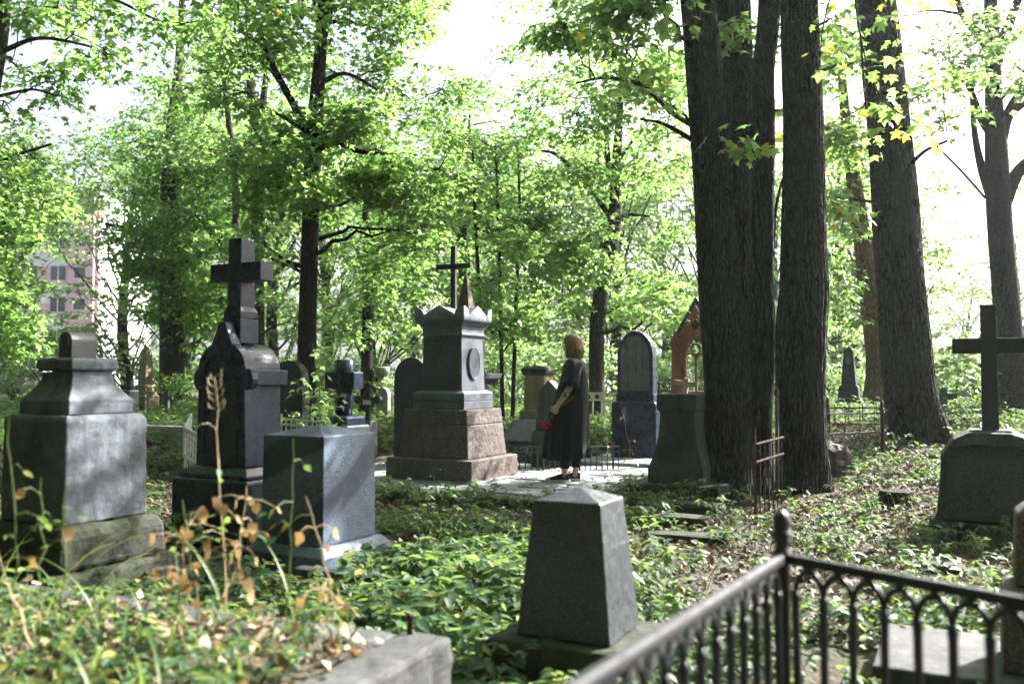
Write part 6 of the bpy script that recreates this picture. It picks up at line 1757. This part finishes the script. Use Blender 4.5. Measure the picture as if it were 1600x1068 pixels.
def car(label, px, Y, col, rz, name='parked_car'):
    x = (px - 800) / FPX * Y
    t = thing(name, label, 'car', (x, Y, gz(x, Y)), rz)
    body = paint(name + '_paint', col, .25, bumpy=0); blk = paint('tyre_rubber', (.02, .02, .02), .8); gl = bpy.data.materials['window_glass']
    prof = [(-2.1, .35), (2.1, .35), (2.15, .62), (2.0, .85), (1.1, .95), (-1.75, .98), (-2.12, .85)]
    b = MB(); b.prism(prof, -.85, .85); b.build('body', body, t, .06, True)
    prof = [(-1.6, .97), (1.05, .955), (.45, 1.42), (-1.15, 1.46)]
    b = MB(); b.prism(prof, -.72, .72); cb = b.build('cabin', body, t, .05)
    for s in (-1, 1):
        for a, c in ((-1.35, -.40), (-.32, .72)):
            pr = [(a, 1.0), (c + (.12 if c > 0 else 0), 1.0), (c - (.25 if c > 0 else 0), 1.36), (a + (.2 if a < -1 else 0), 1.36)]
            if s > 0: pr = pr[::-1]
            b = MB(); b.prism(pr, *((-.735, -.70) if s < 0 else (.70, .735))); b.build('window', gl, t)
        for wx in (-1.3, 1.3):
            b = MB(); b.loft([[(wx + .31 * math.cos(q), yy, .31 + .31 * math.sin(q)) for q in np.linspace(2 * math.pi, 0, 18, endpoint=False)] for yy in (s * .86 - .1, s * .86 + .01)]); wh = b.build('wheel', blk, t, .02)
            b = MB(); b.loft([[(wx + .19 * math.cos(q), yy, .31 + .19 * math.sin(q)) for q in np.linspace(2 * math.pi, 0, 14, endpoint=False)] for yy in (s * .872 - .012, s * .872 + .012)]); b.build('rim', M['grey_iron'], wh)
    for s in (-1, 1):
        b = MB(); b.box(2.05, 2.14, s * .62 - .15, s * .62 + .15, .66, .78); b.build('headlight', frame_m, t)
frame_m = paint('lamp_glass', (.7, .7, .72), .1)
car('red parked car glimpsed through leaves at the far left edge', -84, 46, (.36, .05, .09), R(8))
car('pale parked car beyond the left trees beside the red one', 60, 50, (.55, .57, .62), R(4))

# unseen trees added behind and left of the viewer to cut the sky light
BACK_SHADE = ((-6, -4, 1.2, 0), (-9.5, 3, 1.25, 1), (1, -6, 1.3, 2), (-12, 10, 1.2, 2), (-3, -11, 1.5, 1), (-10, -9, 1.5, 0), (6, -9, 1.5, 2), (-14, -2, 1.4, 1), (-2.5, -4.5, 1.25, 0), (-6.5, -8, 1.5, 2), (2.5, -12, 1.6, 1), (-11, -5, 1.4, 0), (-15, 5, 1.4, 2))
ever = generic_tree(64, 9, 9000, 'leaf_ever', .03, .36, 1.5); ever.name = 'shade_yew'  # dense opaque yews, added to block sky light from behind
tag(ever, 'dense dark yew added behind the viewer to block sky light, outside the view', 'tree', 'added yews behind the viewer'); ever.location = (-5.5, -5.5, 0); ever.scale = (1.1,) * 3
for k, (x, y, sc) in enumerate(((-9, -2.5, 1.1), (-10.5, 2.5, 1.0), (-1.5, -7.5, 1.2), (2.5, -8, 1.2), (-12.5, 7, 1.1), (6.5, -8.5, 1.1), (-7, -9, 1.4), (0, -13, 1.5), (-14, -6, 1.4), (6, -14, 1.5))):
    copy_tree(ever, (x, y, 0), k * 1.3, sc)
for k, (x, y, sc, i) in enumerate(BACK_SHADE):
    copy_tree(protos[i], (x, y, 0), k * 2.1, sc, 'leafy tree added behind the viewer for shade, outside the view')

roof = generic_tree(65, 15, 11000, 'leaf_dark', .46, .24, 1.9); roof.name = 'shade_canopy'  # unseen high crowns, added to shade the clearing from overhead
tag(roof, 'tall canopy tree added beside the viewer to shade the clearing, outside the view', 'tree', 'added canopy trees around the viewer'); roof.location = (-2.2, 1.4, 0)
for k, (x, y, sc) in enumerate(((-3.2, -2.6, 1.0), (2.6, -3.4, 1.0), (-6.8, 2.6, .95), (-7, -3, 1.1), (-9.5, 7.5, .9), (6.5, -4.5, 1.0))):
    copy_tree(roof, (x, y, 0), k * 1.9 + 1, sc)
# ------------------------------------------------------------------ hazy air between the trees
def haze():
    b = MB(); b.box(-420, 420, -75, 620, -1.6, 27.5)
    m = bpy.data.materials.new('hazy_air'); m.use_nodes = True; nt = m.node_tree
    nt.nodes.remove(nt.nodes['Principled BSDF'])
    v = nt.nodes.new('ShaderNodeVolumePrincipled'); v.inputs['Color'].default_value = (.88, .94, 1, 1); v.inputs['Density'].default_value = .0005; v.inputs['Anisotropy'].default_value = .55
    nt.links.new(v.outputs[0], nt.nodes['Material Output'].inputs['Volume'])
    o = b.build('haze', m); tag(o, 'thin sunlit haze hanging between the trees', 'haze', kind='stuff')
haze()
